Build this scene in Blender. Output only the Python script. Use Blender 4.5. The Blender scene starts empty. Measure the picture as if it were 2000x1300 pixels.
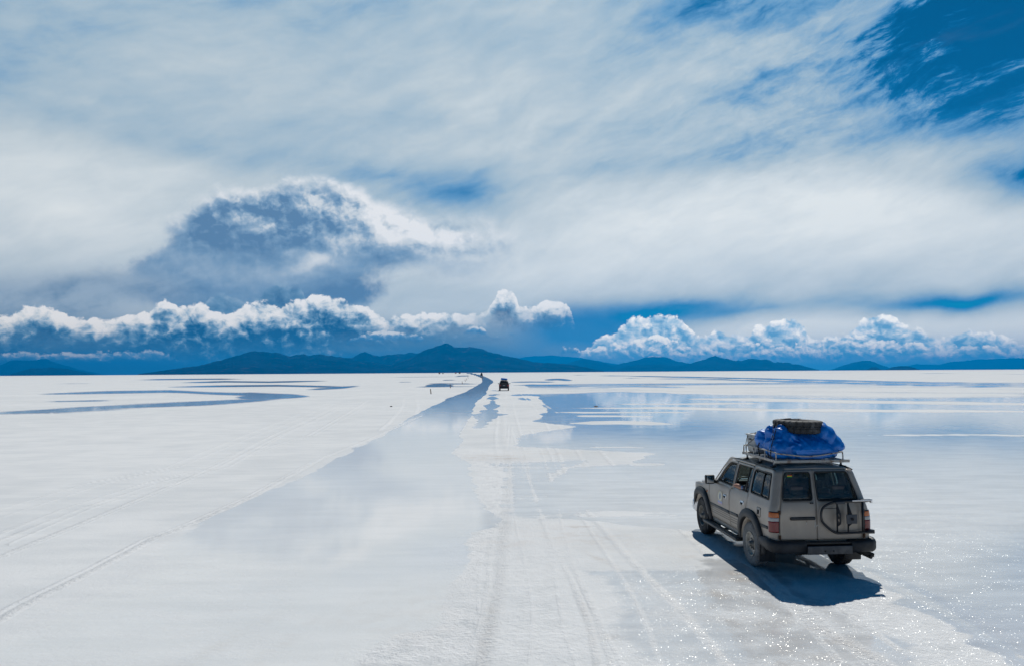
import bpy, bmesh, math, random
import numpy as np
from mathutils import Vector, Matrix, Euler
from mathutils.geometry import delaunay_2d_cdt
random.seed(7)
D = bpy.data
SC = bpy.context.scene
ROOT = SC.collection
PI = math.pi

# ------------------------------------------------------------------ camera
FOC = 1500.0            # focal length in pixels of a 2000 px wide picture
CAM_H = 3.64
P0, ROLL = 74.9, 0.00625
pitch = math.atan(P0 / FOC)
_F = Vector((0, math.cos(pitch), math.sin(pitch)))
_R0 = Vector((1, 0, 0)); _U0 = _R0.cross(_F)
_R = _R0 * math.cos(ROLL) - _U0 * math.sin(ROLL)
_U = _R0 * math.sin(ROLL) + _U0 * math.cos(ROLL)
cam_d = D.cameras.new('camera'); cam = D.objects.new('camera', cam_d); ROOT.objects.link(cam)
m = Matrix((_R, _U, -_F)).transposed().to_4x4(); m.translation = (0, 0, CAM_H)
cam.matrix_world = m
cam_d.sensor_width = 36.0; cam_d.lens = FOC / 2000.0 * 36.0
cam_d.clip_start = 0.1; cam_d.clip_end = 400000
SC.camera = cam

SC.view_settings.view_transform = 'Standard'; SC.view_settings.look = 'None'
SC.view_settings.exposure = 0.0; SC.view_settings.gamma = 1.0
SC.cycles.max_bounces = 8; SC.cycles.transparent_max_bounces = 16
SC.cycles.sample_clamp_indirect = 6.0
SC.cycles.caustics_reflective = False; SC.cycles.caustics_refractive = False

# ------------------------------------------------------------------ sun
SUN_EL = math.radians(50); SUN_AZ = math.radians(17)   # azimuth measured from +Y (ahead) to +X (right)
sd = Vector((math.sin(SUN_AZ) * math.cos(SUN_EL), math.cos(SUN_AZ) * math.cos(SUN_EL), math.sin(SUN_EL)))
sun_d = D.lights.new('sun', 'SUN'); sun = D.objects.new('sun', sun_d); ROOT.objects.link(sun)
sun.rotation_euler = sd.to_track_quat('Z', 'Y').to_euler()
sun_d.energy = 3.45; sun_d.angle = math.radians(0.53); sun_d.color = (1.0, 0.968, 0.905)

def pxdir(px, py):
    d = _F * FOC + _R * (px - 1000) + _U * (650 - py)
    return d.normalized()
def ground_at(px, py):
    d = pxdir(px, py); t = -CAM_H / d.z
    return Vector((d.x * t, d.y * t, 0))
def suv(px, py):
    """azimuth and elevation of a photographed sky point, scaled so that 1 is about 1000 px"""
    d = pxdir(px, py)
    return math.atan2(d.x, d.y) * 1.5, math.asin(d.z) * 1.5

# ------------------------------------------------------------------ node helpers
class NT:
    def __init__(s, tree): s.t = tree; s.t.nodes.clear()
    def new(s, typ, **kw):
        n = s.t.nodes.new(typ)
        for k, v in kw.items(): setattr(n, k, v)
        return n
    def put(s, sock, v):
        if isinstance(v, X): s.t.links.new(v.s, sock)
        elif hasattr(v, 'is_output'): s.t.links.new(v, sock)
        else:
            if sock.type == 'RGBA' and len(v) == 3: v = (*v, 1)
            sock.default_value = v
    def math(s, op, a, b=0.0, c=0.0, clamp=False):
        n = s.new('ShaderNodeMath', operation=op, use_clamp=clamp)
        s.put(n.inputs[0], a); s.put(n.inputs[1], b); s.put(n.inputs[2], c)
        return X(s, n.outputs[0])
    def xyz(s, x, y, z=0.0):
        n = s.new('ShaderNodeCombineXYZ')
        for i, v in enumerate((x, y, z)): s.put(n.inputs[i], v)
        return X(s, n.outputs[0])
    def sep(s, v):
        n = s.new('ShaderNodeSeparateXYZ'); s.put(n.inputs[0], v)
        return [X(s, o) for o in n.outputs]
    def vmath(s, op, a, b=(0, 0, 0)):
        n = s.new('ShaderNodeVectorMath', operation=op); s.put(n.inputs[0], a); s.put(n.inputs[1], b)
        return X(s, n.outputs['Value'] if op in ('LENGTH', 'DOT_PRODUCT') else n.outputs[0])
    def noise(s, v, scale, detail=3, rough=.5, lac=2.0, dim='3D', dist=0.0, color=False):
        n = s.new('ShaderNodeTexNoise', noise_dimensions=dim)
        s.put(n.inputs['Vector'], v); n.inputs['Scale'].default_value = scale
        n.inputs['Detail'].default_value = detail; n.inputs['Roughness'].default_value = rough
        n.inputs['Lacunarity'].default_value = lac; n.inputs['Distortion'].default_value = dist
        return X(s, n.outputs['Color' if color else 'Fac'])
    def voro(s, v, scale, detail=0, rough=.5, dim='2D', feature='F1', out='Distance', rnd=1.0, lac=2.0):
        n = s.new('ShaderNodeTexVoronoi', voronoi_dimensions=dim, feature=feature, normalize=(detail > 0 and feature == 'F1'))
        s.put(n.inputs['Vector'], v); n.inputs['Scale'].default_value = scale
        n.inputs['Detail'].default_value = detail; n.inputs['Roughness'].default_value = rough
        n.inputs['Lacunarity'].default_value = lac
        n.inputs['Randomness'].default_value = rnd
        return X(s, n.outputs[out])
    def blob(s, v, cx, cy, rx, ry, rot=0.0, quad=True):
        mp = s.new('ShaderNodeMapping', vector_type='TEXTURE'); s.put(mp.inputs['Vector'], v)
        mp.inputs['Location'].default_value = (cx, cy, 0); mp.inputs['Rotation'].default_value = (0, 0, rot)
        mp.inputs['Scale'].default_value = (rx, ry, 1)
        g = s.new('ShaderNodeTexGradient', gradient_type='QUADRATIC_SPHERE' if quad else 'SPHERICAL')
        s.t.links.new(mp.outputs[0], g.inputs[0])
        return X(s, g.outputs['Fac'])
    def ss(s, v, lo, hi):
        n = s.new('ShaderNodeMapRange', interpolation_type='SMOOTHSTEP')
        s.put(n.inputs[0], v); s.put(n.inputs[1], lo); s.put(n.inputs[2], hi)
        n.inputs[3].default_value = 0; n.inputs[4].default_value = 1
        return X(s, n.outputs[0])
    def lin(s, v, lo, hi, a=0.0, b=1.0):
        n = s.new('ShaderNodeMapRange'); s.put(n.inputs[0], v)
        for i, q in enumerate((lo, hi, a, b)): s.put(n.inputs[i + 1], q)
        return X(s, n.outputs[0])
    def mix(s, f, a, b, blend='MIX'):
        n = s.new('ShaderNodeMix', data_type='RGBA', blend_type=blend)
        s.put(n.inputs[0], f); s.put(n.inputs[6], a); s.put(n.inputs[7], b)
        return X(s, n.outputs[2])
    def fmix(s, f, a, b):
        n = s.new('ShaderNodeMix', data_type='FLOAT')
        s.put(n.inputs[0], f); s.put(n.inputs[2], a); s.put(n.inputs[3], b)
        return X(s, n.outputs[0])
    def ramp(s, v, stops, interp='LINEAR'):
        n = s.new('ShaderNodeValToRGB'); s.put(n.inputs[0], v)
        cr = n.color_ramp; cr.interpolation = interp
        while len(cr.elements) < len(stops): cr.elements.new(0.5)
        for e, (p, c) in zip(cr.elements, stops): e.position = p; e.color = (*c, 1)
        return X(s, n.outputs[0])
    def curve(s, v, pts):
        """pts (x, y) in 0..1"""
        n = s.new('ShaderNodeFloatCurve'); s.put(n.inputs[1], v)
        c = n.mapping.curves[0]
        n.mapping.use_clip = False
        pts = sorted(pts)
        c.points[0].location = pts[0]; c.points[1].location = pts[-1]
        for p in pts[1:-1]: c.points.new(*p)
        for p in c.points: p.handle_type = 'AUTO_CLAMPED'
        n.mapping.update()
        return X(s, n.outputs[0])
    def bump(s, h, strength, dist, normal=None):
        n = s.new('ShaderNodeBump'); s.put(n.inputs['Height'], h)
        n.inputs['Strength'].default_value = strength; n.inputs['Distance'].default_value = dist
        if normal is not None: s.put(n.inputs['Normal'], normal)
        return X(s, n.outputs[0])
class X:
    def __init__(s, n, sock): s.n = n; s.s = sock
    def __add__(s, o): return s.n.math('ADD', s, o)
    __radd__ = __add__
    def __sub__(s, o): return s.n.math('SUBTRACT', s, o)
    def __rsub__(s, o): return s.n.math('SUBTRACT', o, s)
    def __mul__(s, o): return s.n.math('MULTIPLY', s, o)
    __rmul__ = __mul__
    def __truediv__(s, o): return s.n.math('DIVIDE', s, o)
    def __pow__(s, o): return s.n.math('POWER', s, o)
    def max(s, o): return s.n.math('MAXIMUM', s, o)
    def min(s, o): return s.n.math('MINIMUM', s, o)
    def clamp(s): return s.n.math('ADD', s, 0.0, clamp=True)

def srgb(*c):
    r = []
    for v in c:
        v /= 255.0
        r.append(v / 12.92 if v <= .04045 else ((v + .055) / 1.055) ** 2.4)
    return tuple(r)
# ------------------------------------------------------------------ world: sky with clouds
world = D.worlds.new('World'); SC.world = world; world.use_nodes = True
def build_world():
    n = NT(world.node_tree)
    K = 0.1                                       # background strength
    tc = n.new('ShaderNodeTexCoord')
    dx, dy, dz = n.sep(tc.outputs['Generated'])
    u = n.math('ARCTAN2', dx, dy) * 1.5
    v = n.math('ARCSINE', dz.max(-1).min(1)) * 1.5
    p = n.xyz(u, v)
    sky = n.new('ShaderNodeTexSky', sky_type='NISHITA', sun_disc=False)
    sky.sun_elevation = SUN_EL; sky.sun_rotation = SUN_AZ
    sky.altitude = 3600; sky.air_density = 1.0; sky.dust_density = 0.3; sky.ozone_density = 2.0
    base = n.mix(1.0, sky.outputs[0], (0.012, 0.33, 0.46), 'MULTIPLY')
    # slow warps shared by the soft layers
    w1 = n.noise(p, 3.0, 3, .5, color=True); w1 = n.vmath('SUBTRACT', w1, (.5, .5, .5))
    pw = n.vmath('ADD', p, n.vmath('MULTIPLY', w1, (.16, .07, 0)))
    w2 = n.noise(p, 11.0, 4, .55, color=True); w2 = n.vmath('SUBTRACT', w2, (.5, .5, .5))
    pf = n.vmath('ADD', pw, n.vmath('MULTIPLY', w2, (.05, .022, 0)))
    def rot(vec, ang, sx, sy):
        mp = n.new('ShaderNodeMapping', vector_type='TEXTURE'); n.put(mp.inputs[0], vec)
        mp.inputs['Rotation'].default_value = (0, 0, ang); mp.inputs['Scale'].default_value = (sx, sy, 1)
        return X(n, mp.outputs[0])
    def B(px, py, rx, ry, amp, ang=0.0, q=True, src=None):
        cu, cv = suv(px, py)
        return n.blob(pf if src is None else src, cu, cv, rx / 1000, ry / 1000, ang, q) * amp
    # ---- thin high veil: one number, 0 clear blue .. 1 brightest
    s1 = n.noise(rot(pw, .16, 3.2, 1.0), 4.5, 5, .56)
    s2 = n.noise(rot(pf, .34, 2.6, .8), 13.0, 5, .6)
    s3 = n.noise(rot(pw, -.12, 3.6, 1.0), 7.0, 4, .55)
    s4 = n.noise(rot(pf, .30, 2.2, .8), 26.0, 5, .66)
    tex = (s1 - .5) * .55 + (s2 - .5) * .34 + (s3 - .5) * .28 + (s4 - .5) * .16
    f = n.lin(v, 0.0, .72, .78, .52) + tex
    for a in [(2060, 40, 400, 260, -1.0, .3), (1880, 0, 520, 170, -.36, .2), (1440, -10, 620, 110, -.34, .10), (1620, 100, 560, 110, -.16, .3),
              (2000, 345, 230, 70, -.62, -.1), (1900, 260, 460, 120, -.14, .1),
              (900, 385, 310, 92, -.38, -.06), (760, 345, 420, 60, -.22, -.03), (1230, 615, 330, 66, -.62, .04), (1330, 592, 300, 42, -.35, .03),
              (1860, 582, 360, 36, -.72, .08), (1500, 600, 420, 30, -.25, .05),
              (250, 190, 640, 150, -.13, -.12), (120, 240, 380, 110, -.12, -.1), (420, 305, 420, 70, -.14, -.04), (60, 60, 500, 150, .04, 0),
              (1480, 290, 600, 80, -.16, .1), (1180, 330, 520, 60, -.12, 0),
              (120, 410, 620, 190, .26, -.05), (330, 330, 500, 90, .12, .0), (1580, 400, 720, 170, .28, .03), (1250, 460, 800, 190, .16, .05),
              (1700, 500, 640, 110, .14, .05), (900, 150, 600, 180, .06, .1), (1120, 220, 520, 140, .10, .2),
              (1900, 640, 460, 60, .30, .03), (1500, 645, 420, 50, .34, .02), (950, 520, 480, 100, .10, .0)]:
        f = f + B(*a)
    tr = B(1650, 120, 900, 420, 1.0, .2)
    f = f + (s4 - .5) * tr * .55 + (s2 - .5) * tr * .35 + (s1 - .5) * tr * .8
    f = f + n.ss(s4 * .55 + s2 * .3 + s1 * .15, .42, .72) * (1.0 - n.ss(f, .1, .5)) * B(1850, 60, 760, 460, .60, .2, False)
    # behind and overhead the sky clears to deep blue
    env = n.ss(n.vmath('LENGTH', n.vmath('MULTIPLY', p, (.78, 1.0, 0))), .72, 1.25)
    f = f - env * .56
    veil = n.ramp(f.clamp(), [(0.0, srgb(0, 96, 160)), (.16, srgb(28, 120, 178)), (.34, srgb(112, 157, 194)), (.50, srgb(166, 188, 203)),
                              (.66, srgb(194, 206, 212)), (.82, srgb(216, 223, 225)), (1.0, srgb(236, 239, 237))])
    veil = n.mix(1.0, veil, (1 / K, 1 / K, 1 / K), 'MULTIPLY')
    col = n.mix(n.ss(f, .0, .32), base, veil)
    def put(c_srgb, mask, cur):
        c = tuple(q / K for q in srgb(*c_srgb)); return n.mix(mask, cur, c)
    # ---- billow fields
    wb = n.vmath('SUBTRACT', n.noise(p, 26.0, 3, .55, color=True), (.5, .5, .5))
    pb = n.vmath('ADD', p, n.vmath('MULTIPLY', wb, (.030, .020, 0)))
    def billow(vec, scale, det=3.0, sq=(1.0, 1.25)):
        q = n.vmath('MULTIPLY', vec, (sq[0], sq[1], 1))
        return 1.0 - n.voro(q, scale, det, .54, lac=2.3)
    wisp = n.noise(pf, 70, 3, .6)
    def pair(scale, off, det=3.0):
        return billow(pb, scale, det), billow(n.vmath('ADD', pb, (off * .45, off * .9, 0)), scale, det)
    FA = pair(21, .012); FB = pair(44, .007)
    # ---- big storm head, left of centre
    off = (.010, .014, 0)
    bs0 = billow(pb, 8.5, 3.0, (1, 1.1)); bs1 = billow(n.vmath('ADD', pb, off), 8.5, 3.0, (1, 1.1))
    st = B(860, 470, 330, 110, 1.3, -.08, True, pf) + B(560, 480, 300, 175, 2.1, 0, True, pw) + B(430, 470, 175, 130, 1.0, .3, True, pw) + B(640, 440, 190, 120, 1.0, -.3, True, pw) \
        + B(760, 470, 210, 80, .8, -.25, True, pw) + B(420, 560, 340, 110, 1.2, 0, True, pw) + B(620, 575, 330, 70, .8, .05, True, pw)
    st = st + ((bs0 - .62) * 1.0 + (FA[0] - .62) * .55 + (s2 - .5) * .35) * (st * 3.0).clamp()
    an = n.noise(rot(pf, .24, 3.4, 1.0), 17.0, 4, .55)
    rightw = n.ss(u, suv(700, 500)[0], suv(930, 500)[0])
    smask = n.ss(st + (an - .5) * rightw * .8, n.fmix(rightw, .30, .05), n.fmix(rightw, .78, 1.5))
    # rim light comes from above right
    topl = n.ss(st, .95, .36)
    up = n.ss(v, suv(500, 520)[1], suv(500, 410)[1])
    anw = n.ss(u, suv(600, 500)[0], suv(760, 500)[0])
    lit = (topl * up * .85 + (bs0 - bs1) * 3.0 * (up * .8 + .25) + (FA[0] - FA[1]) * 1.5 * (up * .85 + .12) + B(720, 400, 200, 75, .75, -.3) + B(640, 505, 260, 40, .62, .22)
           + B(840, 470, 240, 70, .85, -.1) - B(790, 556, 330, 40, .85, .12) - B(420, 600, 360, 70, .3) - B(740, 488, 170, 26, .35, .1)
           + (s1 - .5) * 1.1 + (s3 - .5) * .7 + (bs0 - .62) * up * .5 + (an - .5) * anw * 1.5 + anw * .18 + (s2 - .5) * .5)
    scol = n.ramp((lit * .80 + .20 + (FA[0] - .6) * .35 * up).clamp(), [(0.0, srgb(98, 132, 166)), (.22, srgb(126, 156, 184)), (.42, srgb(160, 181, 200)), (.62, srgb(206, 214, 220)), (1.0, srgb(240, 240, 240))])
    scol = n.mix(1.0, scol, (1 / K, 1 / K, 1 / K), 'MULTIPLY')
    col = n.mix(smask * n.ss(v, .03, .10), col, scol)
    # ---- dim grey cloud low on the left
    g1 = B(60, 590, 420, 120, 1.4, -.1) + B(260, 560, 260, 70, .9, 0) + (s2 - .5) * .8 + (bs0 - .62) * .4
    gm = n.mix(n.ss(s2 * .5 + FA[0] * .25 + an * .35, .42, .66), tuple(q / K for q in srgb(98, 130, 160)), tuple(q / K for q in srgb(160, 178, 194)))
    col = n.mix(n.ss(g1, .1, 1.1) * .92, col, gm)
    # ---- dark rain air towards the left horizon
    low = n.ss(v, suv(500, 600)[1], suv(500, 665)[1])
    leftw = n.ss(u, suv(1330, 700)[0], suv(800, 700)[0])
    col = put((70, 112, 146), low * leftw * .9, col)
    low2 = n.ss(v, suv(500, 655)[1], suv(500, 705)[1])
    rain = n.noise(n.vmath('MULTIPLY', pw, (1, .25, 1)), 9, 3, .5)
    col = put((34, 84, 120), low2 * leftw * n.lin(rain, .3, .7, .55, 1.0), col)
    lay = n.noise(rot(pf, .02, 4.0, 1.0), 16.0, 5, .58)
    col = put((112, 144, 168), n.ss(lay, .50, .72) * leftw * n.ss(v, .12, .07) * n.ss(v, .012, .03) * .75, col)
    col = put((24, 66, 108), n.ss(lay, .48, .30) * leftw * n.ss(v, .12, .07) * .55, col)
    mid = B(1130, 650, 330, 120, 1.6, 0, True, pf) + (s2 - .5) * .5
    col = put((24, 116, 176), n.ss(mid, .1, 1.1) * .92, col)
    hz = n.ss(v, .036, .006)
    col = put((40, 150, 208), hz * (1.0 - leftw) * .85, col)
    # ---- one bank of cumulus
    def bank(cur, tops, bases, field, amp, colors, soft=.005, basesoft=.012, bamp=.02, gain=2.0, top=.62, rim=.25, rimw=.016, bias=0.0, bsk=.30):
        lo_u, hi_u = -1.0, 1.0
        def prof(pts, mul):
            q = []
            for px, py in pts:
                a, b = suv(px, py); q.append(((a - lo_u) / (hi_u - lo_u), b * mul))
            return n.curve((u - lo_u) / (hi_u - lo_u), q)
        MUL = 4.0
        b0, b1 = field
        T = prof(tops, MUL) / MUL; Bm = prof(bases, MUL) / MUL
        body = (b0 - .64) * amp + (bs0 - .62) * amp * .9
        e = T + body + (wisp - .5) * .012 - v
        eb = v - Bm + (b0 - .64) * bamp + (wisp - .5) * bamp * .8
        m_ = n.ss(e, 0.0, soft) * n.ss(eb, -basesoft * .4, basesoft)
        th = (T - Bm).max(.012)
        hgt = ((v - Bm) / th).clamp()
        sh = (b0 - b1) * gain + (bs0 - bs1) * 2.0 + hgt * top + n.ss(e, rimw, 0.0) * rim + (wisp - .5) * bsk + bias
        c = n.ramp(sh.clamp(), colors)
        c = n.mix(1.0, c, (1 / K, 1 / K, 1 / K), 'MULTIPLY')
        return n.mix(m_, cur, c)
    bluegrey = [(0.0, srgb(74, 112, 148)), (.3, srgb(92, 130, 162)), (.7, srgb(118, 152, 180)), (1.0, srgb(146, 172, 194))]
    left = [(0.0, srgb(34, 78, 118)), (.22, srgb(66, 108, 144)), (.42, srgb(116, 150, 176)), (.60, srgb(180, 198, 212)), (.78, srgb(228, 232, 232)), (1.0, srgb(255, 252, 248))]
    right = [tuple((q, tuple(v * 1.22 for v in c))) for q, c in [(0.0, srgb(104, 152, 188)), (.25, srgb(144, 178, 204)), (.48, srgb(180, 202, 217)), (.68, srgb(216, 222, 228)), (.85, srgb(238, 238, 236)), (1.0, srgb(255, 252, 246))]]
    # faint blue heads behind the left bank
    col = bank(col, [(-300, 700), (180, 690), (330, 640), (400, 600), (440, 578), (480, 592), (520, 566), (560, 560), (600, 590), (640, 620), (700, 690), (1500, 760), (2300, 760)],
               [(-300, 640), (2300, 640)], FA, .030, bluegrey, gain=1.3)
    # main left bank
    col = bank(col, [(-300, 640), (0, 622), (30, 610), (70, 600), (110, 606), (150, 618), (200, 624), (240, 620), (290, 610), (320, 596), (350, 606), (390, 602), (430, 618), (470, 604), (500, 590),
                     (540, 594), (580, 596), (620, 576), (655, 582), (690, 600), (730, 614), (770, 624), (810, 622), (860, 614), (900, 616), (940, 606), (965, 585), (985, 566), (1005, 578),
                     (1018, 606), (1050, 600), (1075, 588), (1100, 588), (1114, 604), (1124, 640), (1160, 760), (2300, 760)],
               [(-300, 690), (0, 690), (150, 680), (300, 700), (420, 706), (560, 706), (650, 690), (720, 672), (790, 666), (850, 658), (900, 644), (960, 632), (1040, 634), (1110, 630), (1130, 620), (2300, 610)],
               FA, .036, left, basesoft=.05, bamp=.05, gain=1.9, top=.18, rim=.80, rimw=.056, bias=.06)
    # lower scraps of the left bank
    col = bank(col, [(-300, 688), (0, 690), (40, 686), (90, 694), (200, 688), (280, 686), (330, 695), (400, 730), (640, 730), (680, 664), (720, 652), (770, 650), (815, 654), (850, 672), (880, 664), (900, 650), (925, 640), (950, 646),
                     (965, 664), (975, 655), (1000, 650), (1012, 670), (1080, 700), (1100, 684), (1118, 682), (1140, 690), (1200, 730), (2300, 760)],
               [(-300, 712), (200, 710), (330, 706), (640, 690), (700, 664), (820, 664), (860, 662), (910, 655), (960, 656), (1010, 652), (1090, 690), (1140, 690), (1200, 680), (2300, 690)],
               FB, .020, [(0.0, srgb(60, 112, 158)), (.3, srgb(84, 130, 172)), (.55, srgb(120, 156, 188)), (.8, srgb(196, 208, 218)), (1.0, srgb(226, 230, 232))], gain=1.6)
    # right bank, far row then near row
    col = bank(col, [(-300, 780), (1080, 760), (1130, 700), (1170, 665.2), (1205, 652.1), (1235, 628.7), (1262, 621.7), (1300, 626.9), (1325, 625.2), (1345, 647.8), (1375, 656.5), (1400, 640.8), (1420, 654.8), (1460, 656.5), (1480, 635.6), (1510, 632.1), (1545, 628.7), (1570, 637.4), (1590, 665.2), (1640, 656.5), (1680, 632.1), (1700, 620.0), (1735, 623.4), (1765, 642.6), (1800, 649.5), (1830, 666.9), (1860, 656.5), (1890, 654.8), (1920, 660.9), (1955, 660.9), (1990, 672.2), (2060, 656.5), (2300, 640)],
               [(-300, 700), (1100, 700), (1300, 706), (1500, 708), (1700, 706), (1850, 704), (2300, 704)], FA, .036, right, gain=2.6, bamp=.012, top=.30, bias=.22)
    col = bank(col, [(-300, 780), (1060, 760), (1130, 690), (1160, 682), (1190, 672), (1220, 676), (1260, 668), (1290, 660), (1330, 672), (1370, 678), (1420, 684), (1470, 670), (1510, 680), (1560, 676), (1600, 664), (1640, 658),
                     (1690, 654), (1730, 664), (1790, 672), (1840, 684), (1880, 676), (1920, 684), (1960, 676), (2010, 684), (2300, 680)],
               [(-300, 700), (1100, 694), (1200, 697), (1400, 703), (1700, 703), (2000, 704), (2300, 704)], FB, .034, right, gain=2.6, bamp=.014, top=.30, bias=.22)
    # clouds and sky low over the horizon are seen through the haze box: they are as bright as the ones above it
    g_ = n.ss(v, .16, .0)
    gain = n.mix(g_, (1, 1, 1), (1.36, 1.25, 1.08))
    col = n.mix(1.0, col, gain, 'MULTIPLY')
    bg = n.new('ShaderNodeBackground'); n.put(bg.inputs[0], col); bg.inputs[1].default_value = K
    out = n.new('ShaderNodeOutputWorld'); n.t.links.new(bg.outputs[0], out.inputs[0])
build_world()
world.cycles.sampling_method = 'MANUAL'; world.cycles.sample_map_resolution = 512
# ------------------------------------------------------------------ mesh helpers
RE = 6371000.0
def drop(x, y): return -(x * x + y * y) / (2 * RE)
def link(name, me, parent=None, mat=None):
    o = D.objects.new(name, me); ROOT.objects.link(o)
    if parent is not None: o.parent = parent
    if mat is not None and me is not None and hasattr(me, 'materials') and len(me.materials) == 0: me.materials.append(mat)
    return o
def tag(o, label=None, cat=None, group=None, kind=None):
    if label: o['label'] = label
    if cat: o['category'] = cat
    if group: o['group'] = group
    if kind: o['kind'] = kind
    return o
def grid_mesh(name, P, smooth=True):
    """P: (rows, cols, 3) array -> quad mesh"""
    r, c, _ = P.shape
    me = D.meshes.new(name)
    me.vertices.add(r * c); me.vertices.foreach_set('co', P.reshape(-1).astype(np.float32))
    i = np.arange(r * c).reshape(r, c)
    q = np.stack([i[:-1, :-1], i[:-1, 1:], i[1:, 1:], i[1:, :-1]], -1).reshape(-1, 4)
    me.loops.add(q.size); me.loops.foreach_set('vertex_index', q.reshape(-1).astype(np.int32))
    me.polygons.add(len(q)); me.polygons.foreach_set('loop_start', np.arange(0, q.size, 4, dtype=np.int32))
    me.polygons.foreach_set('loop_total', np.full(len(q), 4, dtype=np.int32))
    me.polygons.foreach_set('use_smooth', np.full(len(q), smooth, dtype=bool))
    me.update(calc_edges=True)
    return me
def vnoise(x, y, seed=0):
    xi = np.floor(x).astype(np.int64); yi = np.floor(y).astype(np.int64)
    fx = x - xi; fy = y - yi; fx = fx * fx * (3 - 2 * fx); fy = fy * fy * (3 - 2 * fy)
    def h(a, b):
        k = (a * 374761393 + b * 668265263 + seed * 982451653) & 0x7fffffff
        k = ((k ^ (k >> 13)) * 1274126177) & 0x7fffffff
        return ((k ^ (k >> 16)) & 0xffff) / 65535.0
    a, b, c, d = h(xi, yi), h(xi + 1, yi), h(xi, yi + 1), h(xi + 1, yi + 1)
    return (a * (1 - fx) + b * fx) * (1 - fy) + (c * (1 - fx) + d * fx) * fy
def fbm(x, y, lams, seed=0, step=None):
    s = 0; w = 0
    for k, (lam, amp) in enumerate(lams):
        a = amp
        if step is not None: a = amp * np.clip(lam / (2.0 * step) - .5, 0, 1)
        s = s + a * (vnoise(x / lam + 17.3 * k, y / lam - 5.1 * k, seed + k) - .5); w += amp
    return s / w * 2      # about -1..1

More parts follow.
